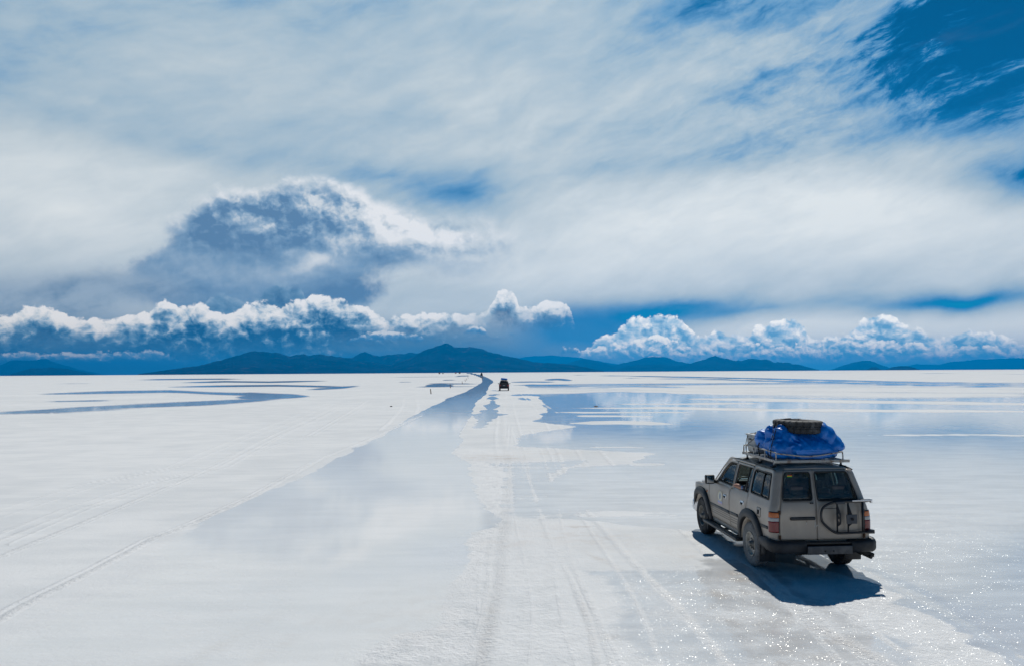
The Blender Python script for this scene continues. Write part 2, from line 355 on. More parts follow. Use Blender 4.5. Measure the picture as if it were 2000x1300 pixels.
# ------------------------------------------------------------------ ground: the salt flat, one sheet to past the horizon
def build_ground():
    az = np.concatenate([np.radians(np.arange(-180, -36, 3.0)), np.arange(-.628, .628, .00105), np.radians(np.arange(36, 180.1, 3.0))])
    off = np.concatenate([np.arange(646, .79, -1.6)])
    r = np.concatenate([[.05, 1, 2, 3, 4, 5, 6, 7, 8], 1500 * CAM_H / off, [8200, 10000, 13000, 17000, 22000, 29000, 38000, 50000, 64000]])
    A, Rr = np.meshgrid(az, r)
    Xw = np.sin(A) * Rr; Yw = np.cos(A) * Rr
    # where each spot stands seen along the track, in photograph pixels: only used to lay out puddles and ruts from the survey below
    dz = -CAM_H + 0 * Xw + drop(Xw, Yw)
    def dots(v): return Xw * v.x + Yw * v.y + dz * v.z
    zf = np.maximum(dots(_F), .5)
    PX = 1000 + FOC * dots(_R) / zf; PY = 650 - FOC * dots(_U) / zf
    HY = 726.2 - .00625 * (PX - 1000)
    q = np.maximum(PY - HY, .3)                                 # pixels below the horizon
    step = np.maximum(Rr * .0011, Rr * Rr * 1.6 / (1500 * CAM_H)) * .6
    N1 = fbm(Xw, Yw, [(60, 1), (25, .8), (9, .6), (3.5, .5), (1.4, .4), (.6, .3)], 3, step)
    N2 = fbm(Xw, Yw, [(140, 1), (50, .8), (17, .6), (6, .5), (2.2, .4)], 11, step)
    NE = fbm(Xw, Yw, [(5, 1), (1.8, .8), (.7, .6), (.28, .5)], 23, step)
    NS = fbm(Xw * .20, Yw * 1.1, [(14, .7), (6, 1), (2.4, 1), (1.0, .8), (.4, .6), (.18, .4)], 51, step)
    NL = fbm(Xw, Yw, [(30, 1), (12, .7), (5, .5)], 61, step)
    wet = np.full(Xw.shape, -.35)
    def blend(cur, new, k): return cur * (1 - k) + new * k
    def xat(pts):
        ys = np.array([p[1] for p in pts], float); xs = np.array([p[0] for p in pts], float)
        o = np.argsort(ys); return np.interp(PY, ys[o], xs[o]), ys.min(), ys.max()
    def area(L, Rt, feather=10.0, rag=1.0):
        """signed field, > 0 inside, between a left and a right edge"""
        l, y0, y1 = xat(L); rr, y2, y3 = xat(Rt)
        f = np.minimum(PX - l, rr - PX); vert = np.minimum(PY - max(y0, y2), min(y1, y3) - PY)
        sc = 2 + q * .10
        return np.minimum(f / sc, vert / (1.2 + q * .03)) + (N1 * .7 + NE * .5 + NS * 3.0) * rag
    def n_sharp(py): return 1.6 - 1.25 * np.clip((py - 980) / 100, 0, 1) * np.clip((650 - PX) / 200, 0, 1)
    def sig(x): return np.clip(x * .5 + .5, 0, 1)
    # the channel of open water left of the track and the shallow sheet it runs out into
    chL = [(890, 727.5), (913, 728.6), (927, 732), (940, 737.4), (941.6, 742.8), (940.7, 746.4), (933, 751), (922, 757), (900, 768), (873, 777), (857, 786), (833, 797), (812, 808), (792, 818), (770, 832), (735, 852), (690, 880),
           (640, 905), (575, 936), (500, 972), (430, 1002), (340, 1040), (240, 1090), (120, 1150), (0, 1210), (-200, 1300), (-260, 1330)]
    chR = [(915, 727.5), (925, 728.6), (940, 732), (954, 737.4), (963, 742.8), (964, 746.4), (957, 751), (955, 757), (950.6, 768), (940, 777), (931, 786), (927, 797), (922, 808), (916, 822), (906, 840), (906, 858), (884, 885),
           (918, 905), (928, 925), (930, 950), (938, 975), (946, 990), (985, 1012), (965, 1028), (915, 1040), (905, 1060), (912, 1090), (898, 1130), (885, 1165), (868, 1200), (845, 1225), (760, 1240), (725, 1265), (690, 1300), (660, 1330)]
    ch = area(chL, chR, rag=.55)
    inner = np.clip((PY - 985) / 120, 0, 1) * np.clip((820 - PX) / 260, 0, 1)
    wet = blend(wet, 1.0 - .52 * inner + NL * .25 * inner, sig(ch * n_sharp(PY)))
    # ragged wet tongue right of the channel
    t2 = area([(958, 772), (950, 785), (940, 800), (925, 820), (915, 838)], [(965, 772), (975, 785), (975, 800), (968, 815), (955, 830), (945, 838)], rag=2.4)
    wet = np.maximum(wet, sig(t2 * 1.2) * 1.4 - .4)
    # the wide flooded sheet to the right
    wR = area([(1075, 738), (1015, 748), (1040, 765), (1050, 772), (1058, 790), (1065, 812), (1040, 822), (1120, 832), (1010, 850), (1010, 870), (1160, 878), (1290, 884), (1250, 905), (1110, 912), (1085, 925), (1050, 950),
               (1060, 975), (1010, 990), (1090, 1010), (1180, 1018), (1250, 1005), (1310, 1000), (1360, 1005), (1420, 1040), (1500, 1090), (1620, 1110), (1680, 1125), (1760, 1170), (1850, 1230), (1900, 1260), (1960, 1300), (2000, 1330)],
              [(2600, 735), (2600, 1330)], rag=.9 + 1.9 * np.clip(1 - q / 120, 0, 1))
    str1 = fbm(Xw * .28, Yw * 1.0, [(70, 1), (26, .9), (10, .8), (4, .6), (1.6, .5)], 41, step)
    cover = .22 + .95 * np.clip((q - 18) / 90, 0, 1) - .55 * np.clip(1 - q / 20, 0, 1) + .25 * np.exp(-((PY - 775) / 22) ** 2) * np.exp(-((PX - 1180) / 160) ** 2)
    k = sig(wR * 1.3)
    wet = blend(wet, cover + str1 * .95 + N2 * .30, k)
    # crust islands and broken wet ground in the middle and lower right
    mid = area([(960, 905), (970, 940), (975, 1000), (1000, 1012)], [(1120, 905), (1100, 940), (1180, 990), (1120, 1012)], rag=1.3)
    wet = np.maximum(wet, sig(mid) * (.64 + N1 * .8 + NS * .3) - .05)
    low = area([(1090, 1105), (1150, 1125), (1160, 1170), (1170, 1230), (1230, 1290), (1250, 1330)], [(1450, 1105), (1540, 1140), (1650, 1190), (1800, 1240), (1900, 1330)], rag=.8)
    wet = blend(wet, .58 + N1 * .75 + NS * .35, sig(low))
    patch = area([(1380, 1098), (1400, 1120), (1450, 1150), (1500, 1170)], [(1480, 1098), (1500, 1110), (1560, 1150), (1600, 1170)], rag=.8)
    wet = np.maximum(wet, sig(patch) * .9)
    # thin water streaks out on the flat
    def stroke(pts, w, amt=1.0, rag=.5):
        nonlocal wet
        d = np.full(PX.shape, 1e9)
        for (x0, y0), (x1, y1) in zip(pts[:-1], pts[1:]):
            vx, vy = (x1 - x0), (y1 - y0) * 8
            t = np.clip(((PX - x0) * vx + (PY - y0) * 8 * vy) / (vx * vx + vy * vy), 0, 1)
            e = np.hypot(PX - x0 - t * vx, (PY - y0) * 8 - t * vy) / 8
            ends = np.minimum(t, 1 - t)
            d = np.minimum(d, e)
        xs = [p[0] for p in pts]; x_a, x_b = min(xs), max(xs)
        tp = np.clip(np.minimum(PX - x_a + 8, x_b + 8 - PX) / (.25 * (x_b - x_a) + 8), 0, 1) ** .6
        f = w * tp - d
        wet = np.maximum(wet, np.clip(f / (w * .8) * .5 + .5 + (N1 * .6 + NS * 1.3 + NE * .5) * rag, 0, 1) * amt * np.clip(.92 + NL * .4, .5, 1) * (d < w * 2.2))
    for pts, w, amt in [
        ([(75, 769), (200, 766), (330, 764), (450, 768), (600, 773)], 3.0, 1), ([(600, 773), (500, 780), (385, 787), (245, 793), (105, 801), (-40, 808)], 5.0, .95), ([(450, 768), (600, 773), (480, 776)], 4.5, 1),
        ([(75, 784), (150, 782.5), (225, 781)], 1.6, .8), ([(340, 747), (440, 744.5), (525, 745.5), (640, 743)], 1.8, .9), ([(330, 755), (430, 753.5), (540, 752.5), (700, 755)], 2.0, 1), ([(250, 741), (350, 740), (490, 739)], 1.4, .9),
        ([(0, 749), (90, 748), (180, 748)], 1.0, .7), ([(600, 760), (660, 757), (700, 753)], 2.2, .8), ([(837, 752), (862, 751.5), (880, 752)], 3.4, 1), ([(812, 754.6), (870, 754.8), (930, 753.8)], .9, .9),
        ([(836, 748.6), (880, 748.6), (935, 748.6)], 1.0, 1), ([(740, 735.6), (830, 735), (930, 734)], .8, .7), ([(889, 734.4), (903, 733.6), (914, 733.4)], .9, 1), ([(864, 742), (876, 741.2), (888, 741)], .9, .8),
        ([(779, 745.8), (790, 745), (802, 745)], .8, .7), ([(0, 730.5), (300, 730)], .5, .5),
        ([(1000, 745.5), (1040, 745), (1085, 745.5)], 1.2, 1), ([(1003, 751.5), (1040, 751), (1120, 752)], 1.3, 1), ([(1066, 741), (1090, 740), (1115, 742)], 1.8, .9), ([(1000, 771), (1030, 770), (1060, 772)], 1.6, 1),
        ([(1140, 756), (1240, 754), (1350, 756)], 2.4, .8), ([(1016, 778), (1036, 780)], 2.2, .9), ([(960, 762), (966, 762), (972, 763)], 1.2, .8), ([(955, 769), (965, 769), (975, 770)], 1.1, .7),
        ([(1110, 731.5), (1300, 735), (1500, 739), (1750, 745), (2050, 751)], 1.3, .95), ([(1190, 737), (1400, 740.5), (1600, 746), (1800, 752), (2050, 757)], 1.1, .85), ([(1500, 742), (1700, 748), (2050, 754.5)], 1.6, .75),
        ([(1760, 728.3), (1900, 729), (2050, 730)], .9, .6), ([(1560, 728), (1700, 727.6)], .8, .5), ([(1110, 769), (1230, 766), (1330, 768)], 3, .9), ([(1070, 790), (1180, 787), (1300, 790)], 4, .9),
        ([(1150, 817), (1260, 815), (1330, 817)], 3, .9), ([(1540, 828), (1700, 832), (1900, 838)], 4, .6)]:
        stroke(pts, w, amt)
    def dry(pts, w, amt=1.0):
        nonlocal wet
        ys = np.interp(PX, [p[0] for p in pts], [p[1] for p in pts]); x_a, x_b = pts[0][0], pts[-1][0]
        tp = np.clip(np.minimum(PX - x_a, x_b - PX) / (.25 * (x_b - x_a)), 0, 1)
        k = np.clip((w * tp - np.abs(PY - ys)) / (w * .6) + N1 * .5 + NS * .9, 0, 1) * amt * (np.abs(PY - ys) < w * 2.5)
        wet = blend(wet, -.3, k)
    for pts, w, amt in [([(1060, 797), (1300, 796), (1500, 800), (2100, 803)], 2.6, 1), ([(1095, 811.5), (1200, 812), (1290, 813)], 1.6, 1), ([(1050, 805), (1400, 804)], 1.5, .8), ([(1150, 789), (1500, 787)], 1.4, .8),
                        ([(1000, 882), (1100, 885), (1260, 888)], 7, 1), ([(1220, 907), (1265, 906), (1310, 906)], 3, 1), ([(1130, 872), (1280, 873)], 1.5, .8), ([(1300, 777), (1700, 784), (2100, 790)], 3.2, .75),
                        ([(1200, 765), (1700, 769), (2100, 772)], 3.0, .8), ([(1080, 755), (1400, 760), (2100, 763)], 1.8, .6), ([(1100, 826), (1210, 824), (1330, 828)], 4.2, .9), ([(1650, 850), (1900, 848), (2100, 852)], 2.5, .6)]:
        dry(pts, w, amt)
    # wheel tracks: metres wide at their place
    rut = np.zeros(Xw.shape); crust = np.zeros(Xw.shape)
    m2px = FOC / np.maximum(zf, 3)
    def track(pts, wm, dr=0.0, dc=0.0, dwet=0.0):
        nonlocal rut, crust, wet
        xs, y0, y1 = xat(pts)
        d = np.abs(PX - xs + (N1 * .06) * m2px) / (wm * m2px + 1.0)
        k = np.clip(1.3 - d, 0, 1) * (PY > y0) * (PY < y1)
        wob = (.65 + .5 * np.clip(NE + .5, 0, 1)) * np.clip(.75 + NL * 1.5, .08, 1) * np.clip((q - 40) / 200 + .35, .3, 1)
        rut = np.maximum(rut, k * dr * wob); crust = np.maximum(crust, k * dc * wob)
        wet = wet + k * dwet
    T1 = [(-60, 1240), (0, 1210), (60, 1175), (150, 1130), (200, 1105), (300, 1050), (380, 1020), (500, 965), (625, 895), (700, 865), (780, 832), (830, 808)]
    T2 = [(-20, 1062), (10, 1050), (150, 995), (300, 945), (430, 910), (545, 850), (610, 822), (650, 802), (690, 785)]
    T3 = [(-30, 1095), (0, 1085), (195, 1005), (350, 940), (450, 895), (600, 850), (680, 805), (720, 780)]
    T4 = [(375, 1025), (500, 970), (640, 895), (720, 862)]
    for T, w, r_, c_, d_ in [(T1, .09, .5, .9, -.35), ([(x - 26 * (y - 720) / 400, y + 3) for x, y in T1], .05, .0, .7, -.25), (T2, .07, .4, .7, -.1), (T3, .07, .5, .7, -.1),
                             ([(x + 12, y) for x, y in T3], .04, .2, .5, 0), ([(x - 30 * (y - 720) / 250, y) for x, y in T2], .05, .3, .5, 0), (T4, .09, .7, 0, .25),
                             ([(740, 840), (758, 826), (780, 802), (787, 790), (789, 779)], .13, .2, 1, -.3), ([(806, 818), (810, 813), (817, 795), (814, 777)], .12, .2, 1, -.3),
                             ([(935, 1330), (941, 1300), (959, 1217), (976, 1147), (980, 1074), (990, 1000), (996, 940), (996, 909), (984, 850), (985, 800), (988, 765)], .14, .8, .6, -.1),
                             ([(905, 1330), (912, 1300), (938, 1217), (952, 1147), (958, 1074), (968, 1000), (975, 940), (972, 909), (968, 850), (975, 800)], .08, .2, .8, -.2),
                             ([(1180, 1330), (1165, 1300), (1151, 1217), (1123, 1147), (1085, 1074), (1060, 1020), (1040, 960), (1030, 909), (1018, 850), (1005, 800), (996, 765)], .07, .2, .8, -.1),
                             ([(1210, 1330), (1195, 1300), (1170, 1217), (1140, 1147), (1100, 1074)], .07, .3, .6, 0),
                             ([(1011, 762), (1044, 795), (1068, 828), (1080, 858), (1110, 930), (1150, 1000), (1230, 1090), (1320, 1180), (1400, 1270), (1440, 1330)], .08, .15, .9, -.25),
                             ([(1026, 765), (1110, 819), (1149, 855), (1210, 920), (1290, 1000), (1390, 1090)], .08, .2, .8, -.22),
                             ([(1018, 763), (1060, 797), (1100, 840), (1140, 900), (1180, 970)], .07, .3, .7, -.15),
                             ([(1650, 1103), (1700, 1115), (1800, 1160), (1900, 1215), (2000, 1275), (2080, 1330)], .17, .8, 1, -.35),
                             ([(1478, 1106), (1530, 1160), (1600, 1225), (1700, 1280), (1760, 1330)], .16, .9, .9, -.3),
                             ([(1370, 1040), (1425, 1072), (1478, 1106)], .15, .8, .6, -.2), ([(1590, 1060), (1650, 1103)], .15, .8, .6, -.2),
                             ([(1385, 1045), (1440, 1082), (1530, 1165), (1640, 1290)], .05, .7, .9, -.3), ([(1400, 1050), (1470, 1095), (1580, 1190), (1720, 1320)], .04, .6, .9, -.25), ([(1500, 1090), (1600, 1160), (1760, 1270)], .05, .6, .9, -.3),
                             ([(1670, 1100), (1740, 1140), (1860, 1200), (2010, 1290)], .06, .5, .9, -.3)]:
        track(T, w, r_, c_, d_)
    rr_ = np.random.RandomState(4)
    for k in range(9):
        sp = rr_.uniform(-1, 1); a0 = rr_.uniform(-40, 330)
        if k < 4: pts = [(x - a0 * (y - 720) / 400, y + 3 * math.sin(x / 70 + k)) for x, y in T2]
        else:
            xb = 930 + (k - 4) * 95 + sp * 20; pts = [(996 + (xb - 996) * ((y - 765) / 535.0) ** (1.05 + .2 * sp) + (5 + y * .006) * math.sin(y / 70 + k * 2), y) for y in range(800 + int(60 * abs(sp)), 1335, 24)]
        track(pts, .05, .04, .7, -.12)
    # broad crusty bands
    cr = area([(880, 880), (930, 905), (945, 990), (910, 1060), (880, 1165), (845, 1225), (700, 1275), (650, 1330)], [(1010, 880), (1010, 905), (1000, 990), (960, 1060), (965, 1165), (945, 1225), (935, 1275), (930, 1330)], rag=1.0)
    crust = np.maximum(crust, sig(cr) * .75)
    crust = np.maximum(crust, sig(area([(960, 880), (965, 1000), (960, 1100), (930, 1330)], [(1040, 880), (1090, 1000), (1120, 1100), (1180, 1330)])) * (.30 + .3 * np.clip(NL + .3, 0, 1)))
    crs = area([(1180, 1120), (1200, 1200), (1230, 1330)], [(1700, 1120), (1980, 1220), (2100, 1330)], rag=1.0)
    crust = np.maximum(crust, sig(area([(1350, 1030), (1480, 1110), (1600, 1190)], [(1560, 1030), (1730, 1110), (1750, 1190)])) * .7)
    crust = np.maximum(crust, sig(crs) * (.45 + .4 * np.clip(N1, 0, 1)))
    slush = np.clip(sig(crs) * .8 + sig(area([(1680, 1040), (1700, 1100), (1750, 1330)], [(2700, 1040), (2700, 1330)])) * .8 + np.clip((PX - 1150) / 600, 0, 1) * np.clip((q - 30) / 60, 0, 1) * .62 * np.clip(.6 + str1 * 1.6, 0, 1.3)
                    + sig(area([(1000, 920), (1050, 1000)], [(1350, 920), (1350, 1000)])) * .25, 0, 1)
    brown = np.zeros(Xw.shape)
    def stain(cx, cy, rx, ry, a, ang=0):
        nonlocal brown
        u_, v_ = (PX - cx), (PY - cy); c_, s_ = math.cos(ang), math.sin(ang)
        e = ((u_ * c_ + v_ * s_) / rx) ** 2 + ((-u_ * s_ + v_ * c_) / ry) ** 2
        brown = np.maximum(brown, np.clip(a * np.exp(-e * 1.2) * (1.0 + N1 * .9 + NE * .6), 0, 1))
    for a in [(970, 893, 70, 7, .75), (1070, 884, 110, 6, .35), (1150, 1050, 150, 22, .38, .1), (1180, 1095, 60, 5, .65, .45), (1130, 1028, 40, 2.5, .7), (1000, 1060, 60, 10, .35), (1450, 1120, 50, 22, .8),
              (1390, 1160, 90, 10, .8), (1330, 1135, 60, 6, .5), (1600, 1240, 160, 22, .5, .3), (1480, 1290, 140, 20, .5, .1), (1200, 1240, 40, 10, .5), (1420, 1215, 150, 30, .55, .15), (1560, 1270, 120, 30, .45, .2), (830, 1180, 90, 50, .22), (780, 1210, 110, 40, .28), (1170, 793, 18, 1.2, .8), (1125, 795, 20, 1.0, .5),
              (420, 1265, 150, 12, .25, -.5), (560, 1250, 120, 12, .25, -.6), (700, 1190, 120, 20, .2, -.4), (1500, 1180, 120, 12, .4, .3), (1330, 1080, 90, 14, .3, .25), (954, 1215, 14, 70, .35, .2), (1150, 1220, 10, 60, .3, -.25)]:
        stain(*a)
    film = 1 - .36 * np.clip((80 - Rr) / 60, 0, 1) * np.clip((960 - PX) / 60, 0, 1)
    front = (np.abs(A) < .64) & (Rr > 3)
    wet = np.where(front, wet, .35 + N2 * .5)
    Z = drop(Xw, Yw) - rut * .010 + crust * .006 * NE * (Rr < 60) + np.clip(-wet, 0, .3) * .02 * (Rr < 60)
    me = grid_mesh('ground', np.stack([Xw, Yw, Z], -1))
    for nm, arr in (('wet', wet), ('rut', rut), ('crust', crust), ('brown', brown), ('slush', slush), ('film', film)):
        at = me.attributes.new(nm, 'FLOAT', 'POINT'); at.data.foreach_set('value', arr.reshape(-1).astype(np.float32))
    mt = D.materials.new('salt'); mt.use_nodes = True; n = NT(mt.node_tree)
    def A_(nm): return X(n, n.new('ShaderNodeAttribute', attribute_name=nm).outputs['Fac'])
    geo = n.new('ShaderNodeNewGeometry'); pos = X(n, geo.outputs['Position'])
    wet_, rut_, cr_, br_, sl_ = [A_(k) for k in ('wet', 'rut', 'crust', 'brown', 'slush')]
    nf = n.noise(pos, 2.6, 6, .62); nm_ = n.noise(pos, .45, 5, .6); ng = n.noise(pos, 22.0, 4, .65); nxf = n.noise(pos, 75.0, 2, .6)
    ns = n.noise(n.vmath('MULTIPLY', pos, (.35, 1.6, 1)), 1.3, 4, .6)
    W = n.ss(wet_ + (nf - .5) * .55 + (nm_ - .5) * .30 + (ng - .5) * .22 * (cr_ + .3) - rut_ * (nf - .42) * .6, .36, .64)
    W = W * A_('film')
    # colour of the dry crust and of the salt bed under the water
    nL = n.noise(pos, .07, 5, .6)
    dryc = n.mix(n.ss(nm_ * .6 + nL * .6 + (ns - .5) * .5, .40, .78), (.69, .708, .712), (.795, .802, .795))
    dryc = n.mix((cr_ * n.ss(nf, .3, .6)).clamp(), dryc, (.91, .91, .90))
    dryc = n.mix((n.ss(ng, .58, .74) * (rut_ * .40 + cr_ * .08)).clamp(), dryc, (.42, .40, .37))
    bedc = n.mix(n.ss(ns, .3, .7), (.77, .775, .755), (.82, .82, .80))
    bedr = n.mix(n.ss(ns + (nm_ - .5) * .6, .3, .7), (.56, .575, .585), (.69, .705, .71))
    bedc = n.mix(n.ss(A_('film'), .80, .99), bedc, bedr)
    bc = n.mix(W, dryc, bedc)
    bc = n.mix((br_ * n.ss(nf + (ns - .5) * .6, .36, .66) * .85).clamp(), bc, (.50, .445, .39))
    pit = n.voro(n.vmath('ADD', pos, n.vmath('MULTIPLY', n.noise(pos, 6, 2, .5, color=True), (.2, .2, 0))), 7.0, 2, .6, dim='3D')
    bc = n.mix((n.ss(pit, .16, .06) * (cr_ * .5 + rut_ * .9) * n.ss(nf, .45, .6)).clamp() * .7, bc, (.40, .37, .33))
    hcr = n.noise(pos, 9.0, 6, .68); 
    hh = hcr * .042 * (cr_ * 1.1 + rut_ * .9 + .25) + ng * .012 * (cr_ + rut_ + .3)
    bd = n.bump(hh, 1.0, 1.0)
    dryb = n.new('ShaderNodeBsdfDiffuse'); n.put(dryb.inputs[0], bc); n.put(dryb.inputs['Normal'], bd)
    hw = n.noise(n.vmath('MULTIPLY', pos, (1.0, 1.0, 1)), 1.7, 3, .5) * .004 + n.noise(pos, 14, 2, .5) * .0005 * (1.0 + sl_ * 6.0)
    bw = n.bump(hw, .35, 1.0)
    wa = n.new('ShaderNodeBsdfPrincipled'); n.put(wa.inputs['Base Color'], bc); n.put(wa.inputs['Normal'], bw)
    n.put(wa.inputs['Roughness'], n.lin(nm_, .3, .7, .025, .07)); wa.inputs['IOR'].default_value = 1.33
    # loose wet crystals: a thin share of the surface that flashes in the sun
    gk = n.ss(n.noise(pos, 3.2, 4, .65) + (nf - .5) * .4 + cr_ * .10 * sl_, .47, .64) * (sl_ + cr_ * .10).clamp()
    gl = n.new('ShaderNodeBsdfGlossy'); n.put(gl.inputs[0], n.mix(gk, (0, 0, 0), (.026, .026, .025)))
    gl.inputs['Roughness'].default_value = .17
    rc = n.sep(n.voro(pos, 120.0, dim='3D', out='Color'))
    n.put(gl.inputs['Normal'], n.vmath('NORMALIZE', n.xyz((rc[0] - .5) * 1.0, (rc[1] - .5) * 1.0, 1.0)))
    mx = n.new('ShaderNodeMixShader'); n.put(mx.inputs[0], W); n.t.links.new(dryb.outputs[0], mx.inputs[1]); n.t.links.new(wa.outputs[0], mx.inputs[2])
    mg = n.new('ShaderNodeAddShader'); n.t.links.new(mx.outputs[0], mg.inputs[0]); n.t.links.new(gl.outputs[0], mg.inputs[1])
    o = n.new('ShaderNodeOutputMaterial'); n.t.links.new(mg.outputs[0], o.inputs[0])
    g = link('ground', me, mat=mt); tag(g, kind='structure')
build_ground()

# ------------------------------------------------------------------ hills on the far shore
def hill_mat(name, base, red=0.0, snow=None):
    mt = D.materials.new(name); mt.use_nodes = True; n = NT(mt.node_tree)
    geo = n.new('ShaderNodeNewGeometry'); pos = X(n, geo.outputs['Position'])
    a = n.noise(pos, .0011, 6, .6); b = n.noise(pos, .004, 5, .6)
    c = n.mix(n.ss(a, .35, .65), tuple(q * .3 for q in base), tuple(q * 2.4 for q in base))
    c = n.mix((n.ss(b, .56, .70) * red).clamp(), c, (.12, .06, .06))
    if snow:
        z = n.sep(pos)[2]
        c = n.mix(n.ss(z + (b - .5) * 260, snow, snow + 70), c, (.8, .82, .86))
    bs = n.new('ShaderNodeBsdfDiffuse'); n.put(bs.inputs[0], c); n.put(bs.inputs['Normal'], n.bump(b * 60 + a * 120, .5, 1.0))
    o = n.new('ShaderNodeOutputMaterial'); n.t.links.new(bs.outputs[0], o.inputs[0])
    return mt
def ridge(pts, dist, width, mat, seed, rough=1.0, name='hills'):
    P = sorted(pts)
    px = np.arange(P[0][0], P[-1][0] + .1, 1.5)
    py = np.interp(px, [p[0] for p in P], [p[1] for p in P])
    # round the straight pieces a little, then break them up
    ker = np.array([1, 2, 3, 2, 1.]); ker /= ker.sum()
    pyp = np.pad(py, 2, mode='edge'); py = np.convolve(pyp, ker, 'valid')
    hzn = 726.2 - .00625 * (px - 1000)
    hpx = np.maximum(hzn - py, 0)
    jit = (vnoise(px / 9.0, px * 0, seed) - .5) * 1.6 + (vnoise(px / 3.5, px * 0, seed + 1) - .5) * .9
    hpx = np.maximum(hpx + jit * np.clip(hpx / 12, 0, 1) * rough, 0)
    az = np.array([math.atan2(pxdir(a, b).x, pxdir(a, b).y) for a, b in zip(px, py)])
    T = np.concatenate([np.linspace(0, 1, 22), [1.04, 1.12, 1.3, 1.7]])
    AZ, TT = np.meshgrid(az, T)
    R_ = dist + (TT - 1) * width
    H = hpx / FOC * dist + CAM_H
    curv = dist ** 2 / (2 * RE)
    Xw, Yw = np.sin(AZ) * R_, np.cos(AZ) * R_
    gul = np.abs(fbm(Xw, Yw, [(2600, 1), (1100, .8), (450, .6), (200, .35)], seed + 5))
    prof = np.where(TT <= 1, np.clip(TT, 0, 1) ** 1.25, np.clip(1 - (TT - 1) / .7, 0, 1))
    hh = (H[None, :] + curv) * prof * (1 - .55 * np.clip((1 - TT), 0, 1) * (1 - np.clip(gul * 1.9, 0, 1)))
    Z = drop(Xw, Yw) + hh + 0.0
    Z = np.where(TT <= 1, np.minimum(Z, (H[None, :]) * (R_ / dist) * .995 + (TT > .999) * H[None, :] * .005), Z)
    me = grid_mesh(name, np.stack([Xw, Yw, Z - 2], -1))
    return tag(link(name, me, mat=mat), kind='structure')
M_hd = hill_mat('hill_rock', (.005, .009, .018), .40); M_hr = hill_mat('hill_rock_plain', (.005, .009, .018), .1)
M_hs = hill_mat('hill_snow_peak', (.005, .009, .018), .05, snow=640)
ridge([(270, 730.5), (300, 727), (330, 723), (400, 714), (440, 703), (470, 695), (495, 689), (520, 690), (545, 692), (565, 698), (578, 695), (590, 693.5), (605, 696), (625, 694), (650, 697), (675, 701), (700, 706), (760, 712), (800, 718), (830, 727)],
      25000, 5000, M_hd, 1, 1.0)
ridge([(640, 727), (660, 706), (675, 700), (690, 699), (702, 693), (712, 688), (722, 692), (740, 697), (760, 694), (785, 691.5), (800, 690), (815, 691), (830, 695), (860, 706), (900, 715), (930, 727)], 29000, 4500, M_hd, 8, 1.2)
ridge([(740, 727), (770, 712), (790, 704), (810, 695), (822, 688), (835, 683), (850, 678), (860, 675), (867, 672), (871, 670.5), (878, 673), (885, 677.5), (900, 679.5), (915, 679), (925, 679), (938, 681), (950, 686), (965, 690), (990, 696.5),
       (1010, 700.5), (1035, 706), (1060, 709.5), (1085, 710), (1110, 711.5), (1130, 715), (1150, 719), (1165, 722.5), (1180, 725)], 24000, 4500, M_hd, 3, 1.0)
ridge([(-200, 716), (-60, 725), (0, 717), (12, 712), (28, 708), (60, 708.5), (85, 706), (92, 705), (100, 710), (125, 716), (150, 722), (175, 727), (200, 731)], 58000, 7000, M_hr, 15, .8)
ridge([(20, 731), (60, 722), (100, 720), (130, 722), (160, 727), (185, 731)], 36000, 3000, M_hr, 18, .8)
ridge([(1060, 727), (1080, 717), (1110, 709.5), (1122, 706), (1135, 702.5), (1143, 701.5), (1155, 703.5), (1170, 706.5), (1188, 711.5), (1203, 713), (1215, 710), (1230, 707), (1242, 704), (1254, 701), (1264, 698), (1272, 696), (1290, 697), (1300, 698.5),
       (1310, 702), (1322, 706), (1335, 708), (1350, 711), (1380, 718), (1400, 727)], 38000, 6000, M_hs, 22, .8)
ridge([(960, 727), (1000, 702), (1029, 697), (1060, 695.5), (1080, 694.5), (1100, 697), (1125, 698), (1150, 702), (1190, 709), (1230, 715), (1280, 727)], 56000, 6000, M_hr, 25, .6)
ridge([(1195, 726), (1209, 720), (1224, 716), (1245, 713), (1260, 713.5), (1275, 713), (1293, 712.5), (1308, 714.5), (1326, 715.5), (1344, 711.6), (1356, 708.5), (1368, 706), (1378, 702), (1388, 699), (1398.6, 696), (1410, 700.5), (1420, 702.5), (1430, 704), (1437, 706.5),
       (1455, 704), (1470, 702), (1486, 703.5), (1502, 704.5), (1511, 708.6), (1526, 709.5), (1541, 710), (1556, 713), (1571, 716), (1589, 720), (1600, 723)], 32000, 4000, M_hr, 31, 1.0)
ridge([(1620, 724), (1631, 720), (1649, 714), (1670, 709), (1682, 706.5), (1700, 707), (1715, 712), (1733, 717.6), (1745, 723)], 42000, 4000, M_hr, 36, .6)
ridge([(1692, 723), (1702, 718), (1712, 717.5), (1722, 723)], 24000, 1500, M_hr, 38, .5)
ridge([(1730, 723), (1742, 717.5), (1757, 716), (1772, 716), (1787, 719), (1796, 723)], 24000, 1500, M_hr, 39, .5)
ridge([(1740, 723), (1787, 713), (1835, 714), (1850, 710), (1910, 705), (2000, 703), (2100, 705), (2200, 708)], 60000, 5000, M_hr, 44, .5)

